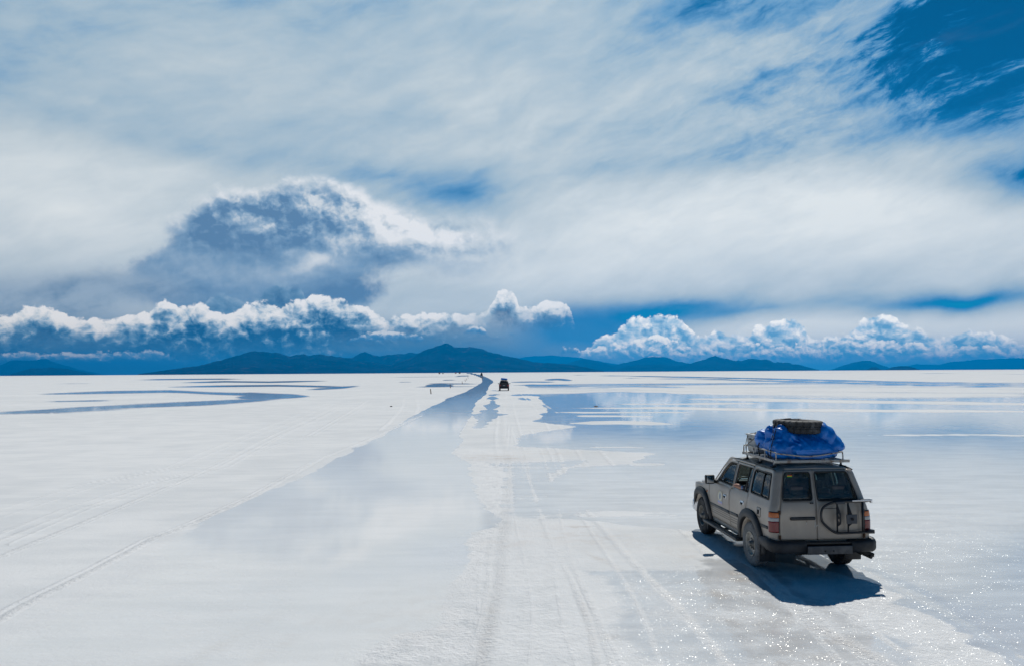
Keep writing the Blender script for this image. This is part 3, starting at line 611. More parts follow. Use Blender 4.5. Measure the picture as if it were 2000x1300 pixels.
# ------------------------------------------------------------------ haze: the air over the flat
def build_haze():
    s = 68000.0; z0, z1 = drop(s, s) - 20.0, 1040.0
    bm = bmesh.new(); bmesh.ops.create_cube(bm, size=1)
    for v in bm.verts: v.co = Vector((v.co.x * 2 * s, v.co.y * 2 * s, z0 if v.co.z < 0 else z1))
    me = D.meshes.new('haze'); bm.to_mesh(me); bm.free()
    mt = D.materials.new('haze'); mt.use_nodes = True; n = NT(mt.node_tree)
    pv = n.new('ShaderNodeVolumePrincipled'); pv.inputs['Color'].default_value = (.0, .37, .90, 1)
    pv.inputs['Density'].default_value = .70 / 22000; pv.inputs['Anisotropy'].default_value = .5
    o = n.new('ShaderNodeOutputMaterial'); n.t.links.new(pv.outputs[0], o.inputs['Volume'])
    tag(link('haze', me, mat=mt), kind='stuff', label='thin blue haze lying over the far hills and the salt flat')
build_haze()
# ------------------------------------------------------------------ object helpers
def pmat(name, col, rough=.5, metal=0.0, spec=.5, nsc=0.0, namt=0.0, col2=None, lo=.4, hi=.65, bump=0.0, bsc=40.0, coat=0.0, zdust=None, det=5):
    mt = D.materials.new(name); mt.use_nodes = True; n = NT(mt.node_tree)
    b = n.new('ShaderNodeBsdfPrincipled'); c = col
    tc = n.new('ShaderNodeTexCoord'); oc = X(n, tc.outputs['Object'])
    if col2 is not None:
        f = n.ss(n.noise(oc, nsc, det, .62), lo, hi) * (namt or 1.0); c = n.mix(f, col, col2)
    if zdust is not None:
        z = n.sep(oc)[2]; nz = n.noise(n.vmath('MULTIPLY', oc, (1, 1, .45)), 5.0, 6, .65)
        k = n.ss(z + (nz - .5) * .9, zdust[1], zdust[0]) * zdust[3]
        c = n.mix(k, c, zdust[2])
        n.put(b.inputs['Roughness'], n.fmix(k, rough, .85))
    else: b.inputs['Roughness'].default_value = rough
    n.put(b.inputs['Base Color'], c)
    b.inputs['Metallic'].default_value = metal; b.inputs['Specular IOR Level'].default_value = spec
    b.inputs['Coat Weight'].default_value = coat; b.inputs['Coat Roughness'].default_value = .12
    if bump: n.put(b.inputs['Normal'], n.bump(n.noise(oc, bsc, 4, .6) * bump, 1.0, 1.0))
    o = n.new('ShaderNodeOutputMaterial'); n.t.links.new(b.outputs[0], o.inputs[0])
    return mt
def glassmat(name, tint, gloss=.04, refl=1.0):
    mt = D.materials.new(name); mt.use_nodes = True; n = NT(mt.node_tree)
    t = n.new('ShaderNodeBsdfTransparent'); n.put(t.inputs[0], tint)
    g = n.new('ShaderNodeBsdfGlossy'); g.inputs['Roughness'].default_value = gloss
    fr = n.new('ShaderNodeFresnel'); fr.inputs[0].default_value = 1.5
    tc = n.new('ShaderNodeTexCoord'); dirt = n.noise(X(n, tc.outputs['Object']), 9, 5, .65)
    mx = n.new('ShaderNodeMixShader'); n.put(mx.inputs[0], (X(n, fr.outputs[0]) * refl).clamp())
    n.t.links.new(t.outputs[0], mx.inputs[1]); n.t.links.new(g.outputs[0], mx.inputs[2])
    df = n.new('ShaderNodeBsdfDiffuse'); n.put(df.inputs[0], (.42, .42, .40))
    m2 = n.new('ShaderNodeMixShader'); n.put(m2.inputs[0], n.lin(dirt, .35, .75, .02, .12))
    n.t.links.new(mx.outputs[0], m2.inputs[1]); n.t.links.new(df.outputs[0], m2.inputs[2])
    o = n.new('ShaderNodeOutputMaterial'); n.t.links.new(m2.outputs[0], o.inputs[0])
    return mt
M = {}
M['paint'] = pmat('paint_pewter', (.36, .305, .25), .36, .22, .5, 3.0, .7, (.44, .38, .31), coat=.30, zdust=(.35, 1.25, (.46, .395, .32), .8))
M['roofpaint'] = pmat('paint_roof', (.32, .29, .25), .36, .3, .5, 4.0, .7, (.32, .30, .275), coat=.3)
M['plastic'] = pmat('black_plastic', (.018, .019, .021), .5, 0, .4, 5.0, .6, (.045, .045, .045), bump=.002, bsc=90)
M['rubber'] = pmat('rubber', (.022, .022, .023), .75, 0, .3, 6.0, .8, (.10, .098, .095), lo=.48, hi=.72, bump=.002, bsc=60)
M['rubberdry'] = pmat('salted_rubber', (.15, .15, .148), .85, 0, .3, 4.0, .9, (.25, .25, .245), lo=.36, hi=.66)
M['seal'] = pmat('seal_rubber', (.010, .010, .011), .45)
M['dark'] = pmat('dark_underside', (.012, .012, .012), .8, 0, .3, 5, .6, (.05, .045, .04))
M['trim'] = pmat('interior_trim', (.035, .036, .038), .8, nsc=9, namt=.5, col2=(.06, .06, .06))
M['seatm'] = pmat('seat_cloth', (.055, .058, .066), .9, nsc=20, namt=.6, col2=(.09, .09, .10))
M['lining'] = pmat('roof_lining', (.22, .215, .20), .9, nsc=20, namt=.3, col2=(.17, .165, .155))
M['steel'] = pmat('galvanised_steel', (.30, .30, .29), .38, .65, .5, 12, .9, (.16, .085, .045), lo=.56, hi=.70, bump=.001)
M['rackpaint'] = pmat('worn_white_rack_paint', (.46, .44, .40), .5, .1, .5, 14, .9, (.20, .10, .05), lo=.50, hi=.66, bump=.001)
M['rim'] = pmat('rim_steel', (.55, .51, .44), .5, .15, .5, 14, .7, (.16, .13, .10), lo=.45, hi=.7)
M['hub'] = pmat('hub_steel', (.20, .19, .17), .45, .5, .5, 20, .7, (.06, .05, .04))
M['blackpaint'] = pmat('black_paint', (.012, .013, .016), .3, .1, .5, 8, .5, (.04, .04, .045))
M['bracket'] = pmat('bracket_plate', (.035, .042, .055), .38, .3, .5, 10, .6, (.07, .075, .085))
M['chrome'] = pmat('chrome', (.62, .63, .65), .16, 1.0, .5, 20, .4, (.4, .4, .4))
M['bumpermetal'] = pmat('bumper_metal', (.055, .06, .068), .42, .6, .5, 8, .5, (.12, .125, .13))
M['orange'] = pmat('lens_orange', (.55, .13, .012), .22, 0, .5, 30, .3, (.35, .08, .01), coat=.5)
M['white_lens'] = pmat('lens_clear', (.42, .42, .41), .2, 0, .5, 30, .3, (.28, .28, .28), coat=.5)
M['red'] = pmat('lens_red', (.22, .008, .010), .2, 0, .5, 30, .4, (.11, .004, .006), coat=.5)
M['rust'] = pmat('rusty_hinge', (.10, .045, .022), .8, 0, .3, 20, .8, (.03, .025, .02))
M['strip'] = pmat('moulding', (.075, .073, .068), .5, .1, .4, 6, .6, (.13, .125, .115))
M['glass'] = glassmat('tinted_glass', (.85, .95, .95))
M['glassd'] = glassmat('rear_tinted_glass', (.70, .86, .87))
M['tarp'] = pmat('blue_tarpaulin', (.001, .19, .66), .38, 0, .5, 7.0, .7, (.001, .14, .50), bump=.006, bsc=22, coat=.1)
M['box'] = pmat('grey_box_plastic', (.46, .47, .46), .5, 0, .5, 6, .7, (.33, .34, .335), bump=.001)
M['rope'] = pmat('black_rope', (.012, .012, .013), .8)
M['skin'] = pmat('skin', (.42, .20, .13), .5, nsc=20, namt=.3, col2=(.36, .16, .10))
M['hair'] = pmat('hair', (.012, .009, .008), .6)
M['teal'] = pmat('teal_cloth', (.01, .16, .18), .85)
M['darkcloth'] = pmat('dark_cloth', (.02, .022, .03), .9)
M['bluecloth'] = pmat('pale_blue_cloth', (.16, .25, .42), .85)
M['wood'] = pmat('stake_wood', (.20, .12, .07), .85, nsc=3, namt=.8, col2=(.10, .06, .04))
M['mud'] = pmat('dark_lump', (.05, .04, .035), .9)
MIRG = pmat('mirror_glass', (.75, .78, .8), .03, 1.0)
def sticker(name, fn):
    mt = D.materials.new(name); mt.use_nodes = True; n = NT(mt.node_tree)
    tc = n.new('ShaderNodeTexCoord'); c = fn(n, X(n, tc.outputs['UV']))
    b = n.new('ShaderNodeBsdfPrincipled'); n.put(b.inputs['Base Color'], c); b.inputs['Roughness'].default_value = .45
    o = n.new('ShaderNodeOutputMaterial'); n.t.links.new(b.outputs[0], o.inputs[0]); return mt

class MB:
    """collects shapes, then links them as one mesh object"""
    def __init__(s): s.bm = bmesh.new()
    def face(s, pts, smooth=False):
        f = s.bm.faces.new([s.bm.verts.new(p) for p in pts]); f.smooth = smooth; return f
    def grid(s, P, close_u=False, close_v=False, smooth=True, caps=False):
        V = [[s.bm.verts.new(p) for p in r] for r in P]
        R_, C_ = len(V), len(V[0])
        for i in range(R_ if close_u else R_ - 1):
            for j in range(C_ if close_v else C_ - 1):
                a, b = V[i], V[(i + 1) % R_]
                q = (a[j], a[(j + 1) % C_], b[(j + 1) % C_], b[j])
                if len(set(q)) == 4:
                    f = s.bm.faces.new(q); f.smooth = smooth
        if caps and close_v:
            for r in (V[0], V[-1]):
                f = s.bm.faces.new(r); f.smooth = False
        return V
    def box(s, c, d, rot=None, bev=0.0, seg=2):
        t = bmesh.new(); bmesh.ops.create_cube(t, size=1)
        for v in t.verts: v.co = Vector((v.co.x * d[0], v.co.y * d[1], v.co.z * d[2]))
        if bev: bmesh.ops.bevel(t, geom=t.edges[:], offset=bev, segments=seg, profile=.6, affect='EDGES')
        mx = Matrix.Translation(c) @ (Euler(rot).to_matrix().to_4x4() if rot else Matrix())
        s.absorb(t, mx, smooth=bool(bev))
    def absorb(s, t, mx=Matrix(), smooth=False):
        vm = {}
        for v in t.verts: vm[v] = s.bm.verts.new(mx @ v.co)
        for f in t.faces:
            try: g = s.bm.faces.new([vm[v] for v in f.verts]); g.smooth = smooth
            except ValueError: pass
        t.free()
    def tube(s, pts, r, seg=10, closed=False, smooth_pts=0, taper=None):
        P = [Vector(p) for p in pts]
        for _ in range(smooth_pts):
            Q = []
            N_ = len(P)
            for i in range(N_ if closed else N_ - 1):
                a, b = P[i], P[(i + 1) % N_]
                if not closed and i == 0: Q.append(a)
                Q += [a * .75 + b * .25, a * .25 + b * .75]
                if not closed and i == N_ - 2: Q.append(b)
            P = Q
        N_ = len(P); rings = []; up = None
        for i, p in enumerate(P):
            if closed: t = (P[(i + 1) % N_] - P[i - 1])
            else: t = (P[min(i + 1, N_ - 1)] - P[max(i - 1, 0)])
            t.normalize()
            if up is None: up = t.orthogonal().normalized()
            up = (up - t * up.dot(t)).normalized(); sd_ = t.cross(up)
            rr = r if taper is None else r * (taper[0] + (taper[1] - taper[0]) * i / max(N_ - 1, 1))
            rings.append([p + (up * math.cos(2 * PI * k / seg) + sd_ * math.sin(2 * PI * k / seg)) * rr for k in range(seg)])
        s.grid(rings, close_u=closed, close_v=True, caps=not closed)
    def lathe(s, prof, c, axis='x', seg=48, closed=False):
        rings = []
        for k in range(seg):
            a = 2 * PI * k / seg; ring = []
            for (t, r) in prof:
                if axis == 'x': ring.append(Vector((t, r * math.cos(a), r * math.sin(a))) + Vector(c))
                elif axis == 'z': ring.append(Vector((r * math.cos(a), r * math.sin(a), t)) + Vector(c))
                else: ring.append(Vector((r * math.cos(a), t, r * math.sin(a))) + Vector(c))
            rings.append(ring)
        s.grid(rings, close_u=True, close_v=closed)
    def build(s, name, mat, parent=None, solid=0.0, bev=0.0, recalc=True, off=-1, ang=None):
        if recalc: bmesh.ops.recalc_face_normals(s.bm, faces=s.bm.faces)
        me = D.meshes.new(name); s.bm.to_mesh(me); s.bm.free()
        o = link(name, me, parent, mat)
        if bev:
            m_ = o.modifiers.new('bevel', 'BEVEL'); m_.width = bev; m_.segments = 2; m_.limit_method = 'ANGLE'
        if solid:
            m_ = o.modifiers.new('solid', 'SOLIDIFY'); m_.thickness = solid; m_.offset = off
        return o
def root(name, label, cat, loc=(0, 0, 0), rz=0.0, group=None):
    o = D.objects.new(name, None); ROOT.objects.link(o); o.location = loc; o.rotation_euler = (0, 0, rz)
    o.empty_display_size = .3
    return tag(o, label, cat, group)
def inside(p, poly):
    x, y = p; c = False; j = len(poly) - 1
    for i in range(len(poly)):
        xi, yi = poly[i]; xj, yj = poly[j]
        if (yi > y) != (yj > y) and x < (xj - xi) * (y - yi) / (yj - yi) + xi: c = not c
        j = i
    return c
def rpoly(pts, r, n=5):
    """round the corners of a polygon; r one radius or one per corner"""
    out = []; N_ = len(pts)
    for i in range(N_):
        p = Vector(pts[i]); a = Vector(pts[i - 1]) - p; b = Vector(pts[(i + 1) % N_]) - p
        rr = r[i] if isinstance(r, (list, tuple)) else r
        k = min(rr, a.length * .45, b.length * .45)
        if k < 1e-4: out.append(tuple(p)); continue
        a = p + a.normalized() * k; b = p + b.normalized() * k
        for j in range(n + 1):
            t = j / n; q = a * (1 - t) ** 2 + p * 2 * t * (1 - t) + b * t * t; out.append((q.x, q.y))
    return out
def dens(poly, res):
    out = []
    for i in range(len(poly)):
        a, b = Vector(poly[i]), Vector(poly[(i + 1) % len(poly)])
        k = max(1, int((b - a).length / res)); out += [tuple(a + (b - a) * j / k) for j in range(k)]
    return out
def panel(mb, outline, holes, S, res=.07, flip=False):
    loops = [dens(outline, res)] + [dens(h, res) for h in holes]
    V, E_ = [], []
    for lp in loops:
        b0 = len(V); V += [Vector(p) for p in lp]; E_ += [(b0 + i, b0 + (i + 1) % len(lp)) for i in range(len(lp))]
    xs_ = [p[0] for p in loops[0]]; ys_ = [p[1] for p in loops[0]]
    nb = len(V)
    bv = np.array([[v.x, v.y] for v in V])
    gx = np.arange(min(xs_) + res * .5, max(xs_), res); gy = np.arange(min(ys_) + res * .5, max(ys_), res)
    for a in gx:
        for b in gy:
            if np.min((bv[:, 0] - a) ** 2 + (bv[:, 1] - b) ** 2) < (res * .45) ** 2: continue
            if inside((a, b), loops[0]) and not any(inside((a, b), h) for h in loops[1:]): V.append(Vector((a, b)))
    r = delaunay_2d_cdt(V, E_, [], 0, 1e-6)
    vs = [mb.bm.verts.new(S(v.x, v.y)) for v in r[0]]
    for f in r[2]:
        c = sum((r[0][i] for i in f), Vector((0, 0))) / len(f)
        if inside(c, loops[0]) and not any(inside(c, h) for h in loops[1:]):
            try: g = mb.bm.faces.new([vs[i] for i in (f if not flip else f[::-1])]); g.smooth = True
            except ValueError: pass
    bmesh.ops.delete(mb.bm, geom=[v for v in mb.bm.verts if not v.link_faces], context='VERTS')

# ------------------------------------------------------------------ the station wagon in front
XSZ = [(.30, .850), (.45, .868), (.60, .895), (.80, .908), (.98, .910), (1.12, .900), (1.22, .884), (1.29, .862), (1.55, .802), (1.80, .735), (1.86, .712), (1.905, .66)]
RYZ = [(.30, -.975), (.60, -.98), (1.0, -.985), (1.15, -.980), (1.27, -.962), (1.55, -.880), (1.82, -.800), (1.87, -.770), (1.905, -.72)]
def _sm(tab):
    z = np.linspace(.25, 1.95, 341); v = np.interp(z, [p[0] for p in tab], [p[1] for p in tab])
    k = np.hanning(15); k /= k.sum(); vv = np.convolve(np.pad(v, 7, mode='edge'), k, 'valid'); return z, vv
_XZ, _RZ = _sm(XSZ), _sm(RYZ)
def hxz(z): return float(np.interp(z, *_XZ))
def ryz(z): return float(np.interp(z, *_RZ))
RC = .10; AL = .805; ARC = RC * PI / 2; YB = -.985 + RC
def bodyS(off=0.0):
    """(a, z) -> point; a runs round the body, 0 at the middle of the back, negative to the left side"""
    def S(a, z):
        sg = -1 if a < 0 else 1; t = abs(a); hx, ry = hxz(z), ryz(z)
        if t <= AL: return Vector((sg * t * (hx - RC) / AL, ry - off, z))
        if t <= AL + ARC:
            th = (t - AL) / RC
            return Vector((sg * (hx - RC + (RC + off) * math.sin(th)), ry + RC - (RC + off) * math.cos(th), z))
        yr = YB + t - AL - ARC
        lean = (ry + .985) * max(0, 1 - (yr - YB) / .35) ** 1.5
        fr = max(0, yr - 3.12); x = hx + off - .42 * fr ** 2.0
        return Vector((sg * x, yr + lean, z))
    return S
def asd(y, sg=-1):                  # side y -> a
    return sg * (AL + ARC + (y - YB))
def side_poly(pts, sg):
    q = [(asd(y, sg), z) for y, z in pts]
    return q
def arcp(cy, cz, r, a0, a1, n=18, sq=0.0):
    out = []
    for i in range(n + 1):
        a = math.radians(a0 + (a1 - a0) * i / n); rr = r * (1 + sq * abs(math.sin(2 * a)))
        out.append((cy + rr * math.cos(a), cz + rr * math.sin(a)))
    return out
def build_tyre(mb, r=.40, w=.25, rin=.215, blocks=30, c=(0, 0, 0)):
    seg = blocks * 4
    prof = [(-w * .36, rin), (-w * .46, rin + .03), (-w * .5, r * .72), (-w * .49, r * .86), (-w * .44, r * .955), (-w * .36, r), (-w * .14, r), (-w * .11, r * .972), (-w * .06, r * .972), (-w * .04, r),
            (w * .04, r), (w * .06, r * .972), (w * .11, r * .972), (w * .14, r), (w * .36, r), (w * .44, r * .955), (w * .49, r * .86), (w * .5, r * .72), (w * .46, rin + .03), (w * .36, rin)]
    rings = []
    for k in range(seg):
        a = 2 * PI * k / seg; ring = []
        for j, (t, rr) in enumerate(prof):
            ph = (k + (2 if t > 0 else 0)) % 4
            if rr > r * .94 and ph in (0,): rr -= .022
            elif r * .94 < rr: pass
            ring.append(Vector((c[0] + t, c[1] + rr * math.cos(a), c[2] + rr * math.sin(a))))
        rings.append(ring)
    mb.grid(rings, close_u=True, smooth=False)
def build_wheel(parent, x, y, sg, dusty):
    w = D.objects.new('wheel', None); ROOT.objects.link(w); w.parent = parent; w.location = (x, y, .40)
    mb = MB(); build_tyre(mb, .405, .25); mb.build('tyre', M['rubberdry'] if dusty else M['rubber'], w)
    mb = MB()
    mb.lathe([(sg * t, r) for t, r in [(.10, .218), (.115, .226), (.118, .216), (.10, .205), (.05, .20), (.045, .185), (.062, .17), (.066, .12), (.055, .085), (.03, .08)]], (0, 0, 0), 'x', 40)
    mb.lathe([(sg * t, r) for t, r in [(-.10, .218), (.05, .205)]], (0, 0, 0), 'x', 40)
    mb.build('rim', M['rim'] if dusty else M['hub'], w, solid=.004)
    mb = MB()
    mb.lathe([(sg * t, r) for t, r in [(.0, .085), (.075, .082), (.085, .070), (.10, .050), (.135, .046), (.142, .030), (.142, .001)]], (0, 0, 0), 'x', 24)
    for k in range(6):
        a = k * PI / 3; mb.box((sg * .072, .103 * math.cos(a), .103 * math.sin(a)), (.022, .022, .022), bev=.004)
    mb.build('hub', M['hub'], w)
def flare(parent, cy, sg, a0, a1, r0=.462, ro=.62, name='wheel_arch_flare'):
    mb = MB(); rings = []
    n = 30
    for i in range(n + 1):
        a = math.radians(a0 + (a1 - a0) * i / n); q = 1 + .055 * abs(math.sin(2 * a)) ** 1.2
        e = 1.0
        ring = []
        for r, x in [(ro, -.004), (ro - .008, .030), (ro - .04, .052), (ro - .09, .060), (r0 + .012, .062), (r0, .052), (r0, -.03)]:
            yy = cy + r * q * math.cos(a); zz = .42 + r * q * math.sin(a)
            ring.append(Vector((sg * (hxz(max(zz, .45)) - .42 * max(0, yy - 3.12) ** 2 + x * e), yy, zz)))
        rings.append(ring)
    mb.grid(rings)
    return mb.build(name, M['plastic'], parent, solid=.006)

def build_wagon():
    C = root('station_wagon', 'muddy pewter grey station wagon with loaded roof rack, the nearest vehicle', 'station wagon',
             (5.345, 14.618, 0), .0713)
    S0 = bodyS()
    bd = D.objects.new('body', None)
    # ---- fixed shell
    mb = MB()
    for sg in (-1, 1):
        P = lambda q: side_poly(q, sg)
        # front wing
        panel(mb, P([(2.335, .46)] + arcp(2.85, .42, .475, 175, 5)[:] + [(3.56, .50), (3.60, .98), (3.45, 1.06), (3.1, 1.125), (2.335, 1.200)]), [], S0)
        # quarter panel right round to the back door
        q = P([(.135, 1.815), (.155, 1.27), (.205, .905)] + [p for p in arcp(0, .42, .475, 64, 178)] + [(-.56, .43)])
        rear_a = sg * .757
        q += [(sg * (AL + ARC), .46), (rear_a, .62), (rear_a, 1.865)]
        q += P([(-.84, 1.865)])[:0]
        hole = rpoly(P([(.085, 1.335), (.085, 1.775), (-.735, 1.775), (-.79, 1.335)]), .07)
        q2 = [(a, z) for a, z in q]
        q2.append((sg * (AL + ARC * .5), 1.865)); q2.append((asd(-.6, sg), 1.865)); q2.append((asd(.135, sg), 1.865))
        panel(mb, q2, [hole], S0)
        # cant rail over the doors and A pillar
        panel(mb, P([(.125, 1.825), (1.36, 1.815), (1.44, 1.795), (1.68, 1.64), (2.06, 1.285), (2.12, 1.285), (1.50, 1.845), (1.42, 1.862), (.125, 1.866)]), [], S0)
        # B pillar skin behind the door gap
        panel(mb, P([(1.12, .50), (1.04, .50), (1.00, 1.80), (1.10, 1.80)]), [], bodyS(-.028))
        # sill
        panel(mb, P([(2.36, .49), (2.34, .40), (.50, .40), (.50, .49)]), [], bodyS(-.006))
    # strip over the back doors
    panel(mb, [(-.757, 1.868), (.757, 1.868), (.757, 1.900), (-.757, 1.900)], [], S0)
    panel(mb, [(-.80, .50), (.80, .50), (.80, .655), (-.80, .655)], [], bodyS(-.01))
    # inner returns round the wheel arches
    for sg in (-1, 1):
        for cy in (0, 2.85):
            mb.grid([[Vector((sg * x, cy + .475 * math.cos(t), .42 + .475 * math.sin(t))) for x in (.905, .55)] for t in np.linspace(0, PI, 20)])
    body = mb.build('body', M['paint'], C, solid=.012)
    # roof
    def roofS(x, y):
        z = 1.935 - .045 * (abs(x) / .70) ** 2 - .040 * (abs(x) / .70) ** 8
        if y > .85: z -= .055 * ((y - .85) / .55) ** 2
        if y < -.50: z -= .045 * ((-.50 - y) / .25) ** 2
        return Vector((x, y, z))
    mb = MB(); panel(mb, rpoly([(-.690, -.755), (.690, -.755), (.700, 1.2), (.645, 1.42), (-.645, 1.42), (-.700, 1.2)], .09), [], roofS, .08)
    roof = mb.build('roof', M['roofpaint'], C, solid=.015)
    for x in (-.45, -.15, .15, .45):
        mb = MB(); mb.tube([roofS(x, y) + Vector((0, 0, .002)) for y in np.linspace(-.55, 1.1, 12)], .008, 6); mb.build('roof_rib', M['roofpaint'], roof)
    for sg in (-1, 1):
        mb = MB(); mb.tube([(sg * .708, y, 1.872 - (.055 * ((y - .85) / .55) ** 2 if y > .85 else 0) - (.03 * ((-.5 - y) / .25) ** 2 if y < -.5 else 0)) for y in np.linspace(-.74, 1.45, 26)], .011, 6); mb.build('drip_rail', M['seal'], C)
    # bonnet, cowl, front
    mb = MB(); panel(mb, rpoly([(-.80, 2.20), (.80, 2.20), (.82, 3.1), (.66, 3.56), (-.66, 3.56), (-.82, 3.1)], .1), [],
                     lambda x, y: Vector((x, y, 1.215 + .018 * max(0, 1 - (abs(x) / .5) ** 4) - .11 * (max(0, y - 2.2) / 1.36) ** 1.6 - .035 * (abs(x) / .82) ** 4)), .09)
    mb.build('bonnet', M['paint'], C, solid=.02)
    mb = MB(); mb.box((0, 2.13, 1.215), (1.60, .20, .05), (-.12, 0, 0), .015); mb.build('cowl', M['plastic'], C)
    mb = MB(); mb.box((0, 3.50, .86), (1.30, .10, .34), None, .02); f = mb.build('grille', M['dark'], C)
    for sg in (-1, 1):
        mb = MB(); mb.box((sg * .60, 3.50, .90), (.30, .12, .18), None, .03); mb.build('headlight', M['white_lens'], C)
        mb = MB(); panel(mb, rpoly(side_poly([(2.50, .985), (2.445, .985), (2.445, 1.03), (2.50, 1.03)], sg), .012), [], bodyS(.008), .03); mb.build('side_indicator', M['orange'], C, solid=.01)
    mb = MB()
    for z0, z1, o in ((.44, .66, .0),):
        path = [(-.93, 3.30), (-.915, 3.52), (-.80, 3.66), (-.4, 3.73), (.4, 3.73), (.80, 3.66), (.915, 3.52), (.93, 3.30)]
        rings = [[Vector((x * s_, y + d_, z)) for s_, d_, z in ((.9, -.08, z0), (.99, -.01, z0), (1, 0, z0 + .05), (1, 0, z1 - .05), (.99, -.01, z1), (.9, -.08, z1))] for x, y in path]
        mb.grid(rings, close_v=True, caps=True)
    mb.build('front_bumper', M['chrome'], C)
    # windscreen
    def ws(u_, v_):
        y = 2.04 + (1.42 - 2.04) * v_ - .10 * (abs(u_) ** 2); z = 1.245 + (1.845 - 1.245) * v_; x = u_ * (.76 + (.645 - .76) * v_); return Vector((x, y, z))
    mb = MB(); mb.grid([[ws(u_, v_) for u_ in np.linspace(-1, 1, 13)] for v_ in np.linspace(0, 1, 7)]); mb.build('windscreen', M['glass'], C, solid=.005)
    # ---- side doors
    for sg in (-1, 1):
        P = lambda q: side_poly(q, sg)
        win_f = rpoly(P([(1.045, 1.315), (1.03, 1.765), (1.37, 1.755), (1.455, 1.715), (1.60, 1.60), (1.885, 1.315)]), [.03, .03, .06, .05, .05, .04])
        mb = MB(); panel(mb, P([(2.322, .50), (1.088, .50), (1.088, 1.10), (1.0, 1.27), (.985, 1.808), (1.385, 1.805), (1.475, 1.765), (1.64, 1.635), (1.98, 1.272), (2.322, 1.200)][:2] + [(1.088, 1.28), (.992, 1.30), (.982, 1.808), (1.385, 1.805), (1.475, 1.765), (1.64, 1.635), (1.98, 1.275), (2.322, 1.198)]), [win_f], S0)
        d = mb.build('door', M['paint'], C, solid=.035)
        win_r = rpoly(P([(.195, 1.315), (.185, 1.775), (.915, 1.765), (.925, 1.315)]), .035)
        mb = MB(); panel(mb, P([(1.078, .50), (.50, .50)] + arcp(0, .42, .505, 9, 62) + [(.21, .925), (.165, 1.27), (.145, 1.808), (.972, 1.808), (.982, 1.29), (1.078, 1.27)]), [win_r], S0)
        d2 = mb.build('door', M['paint'], C, solid=.035)
        # window glass
        mb = MB(); panel(mb, win_f, [], bodyS(-.022), .1); mb.build('window', M['glass'], d, solid=.004)
        if sg > 0:
            mb = MB(); panel(mb, win_r, [], bodyS(-.022), .1); mb.build('window', M['glass'], d2, solid=.004)
        else:   # this one is wound half way: only the fixed light behind the bar is glazed
            mb = MB(); panel(mb, rpoly(P([(.195, 1.315), (.185, 1.775), (.325, 1.775), (.345, 1.315)]), .02), [], bodyS(-.022), .1); mb.build('window', M['glass'], d2, solid=.004)
            mb = MB(); panel(mb, rpoly(P([(.355, 1.315), (.352, 1.375), (.915, 1.365), (.917, 1.315)]), .005), [], bodyS(-.022), .1); mb.build('window', M['glass'], d2, solid=.004)
        mb = MB(); mb.tube([S0(asd(.34, sg), 1.31) , S0(asd(.322, sg), 1.77)], .011, 6); mb.build('window_divider', M['seal'], d2)
        # seals as thin tubes round each opening
        for o_, w_ in ((d, win_f), (d2, win_r)):
            mb = MB(); mb.tube([bodyS(-.004)(a, z) for a, z in dens(w_, .05)], .0085, 6, closed=True); mb.build('window_seal', M['seal'], o_)
        # handles
        for o_, y0, z0 in ((d, 1.365, 1.065), (d2, .415, 1.09)):
            mb = MB(); panel(mb, rpoly(P([(y0 + .09, z0 - .042), (y0 - .09, z0 - .036), (y0 - .09, z0 + .042), (y0 + .09, z0 + .036)]), .015), [], bodyS(.006), .06)
            h = mb.build('door_handle', M['chrome'], o_, solid=.01)
            mb = MB(); panel(mb, rpoly(P([(y0 + .055, z0 - .032), (y0 - .045, z0 - .030), (y0 - .045, z0 + .008), (y0 + .055, z0 + .004)]), .01), [], bodyS(.010), .06); mb.build('handle_recess', M['dark'], h)
        # rubbing strips
        for o_, y0, y1, za, zb in ((d, 2.32, 1.095, .735, .80), (d2, 1.07, .62, .755, .815), (body, 2.52, 2.345, .735, .795), (body, -.50, -.86, .822, .875)):
            mb = MB(); panel(mb, P([(y0, za), (y1, za + .012), (y1, zb + .012), (y0, zb)]), [], bodyS(.009), .1); mb.build('rubbing_strip', M['strip'], o_, solid=.012)
        for o_, y0, y1 in ((d, 2.31, 1.10), (d2, 1.065, .60)):
            for k in range(3):
                zz = .70 - k * .045; mb = MB(); panel(mb, P([(y0, zz), (y1, zz + .008), (y1, zz + .020), (y0, zz + .012)]), [], bodyS(.003), .1); mb.build('stripe_decal', M['strip'], o_)
        # quarter window: fixed in two lights with a bar
        qw = rpoly(P([(.085, 1.335), (.085, 1.775), (-.735, 1.775), (-.79, 1.335)]), .07)
        mb = MB(); panel(mb, qw, [], bodyS(-.015), .1); w_ = mb.build('side_window', M['glass'], C, solid=.004)
        mb = MB(); mb.tube([S0(a, z) for a, z in dens(qw, .05)], .013, 6, closed=True); mb.build('window_seal', M['seal'], w_)
        mb = MB(); mb.tube([bodyS(-.004)(asd(-.385, sg), 1.335), bodyS(-.004)(asd(-.36, sg), 1.775)], .011, 6); mb.build('window_divider', M['seal'], w_)
        # arch flares and flaps
        flare(C, 0.0, sg, -8, 190); flare(C, 2.85, sg, 6, 188)
        for y0, y1 in ((-.52, .0), (2.36, .0)):
            mb = MB(); mb.box((sg * .80, y0, .36), (.30, .025, .34), (.10, 0, 0), .006); mb.build('mud_flap', M['plastic'], C)
        # running board
        mb = MB(); mb.box((sg * .955, 1.44, .375), (.135, 2.00, .055), None, .018)
        st = mb.build('side_step', M['plastic'], C)
        mb = MB(); mb.box((sg * .955, 1.44, .4045), (.10, 1.85, .006), None, .002); mb.build('step_tread', M['strip'], st)
        mb = MB(); mb.box((sg * 1.0215, 1.44, .392), (.012, 1.96, .014), None, .003); mb.build('step_edge', M['bumpermetal'], st)
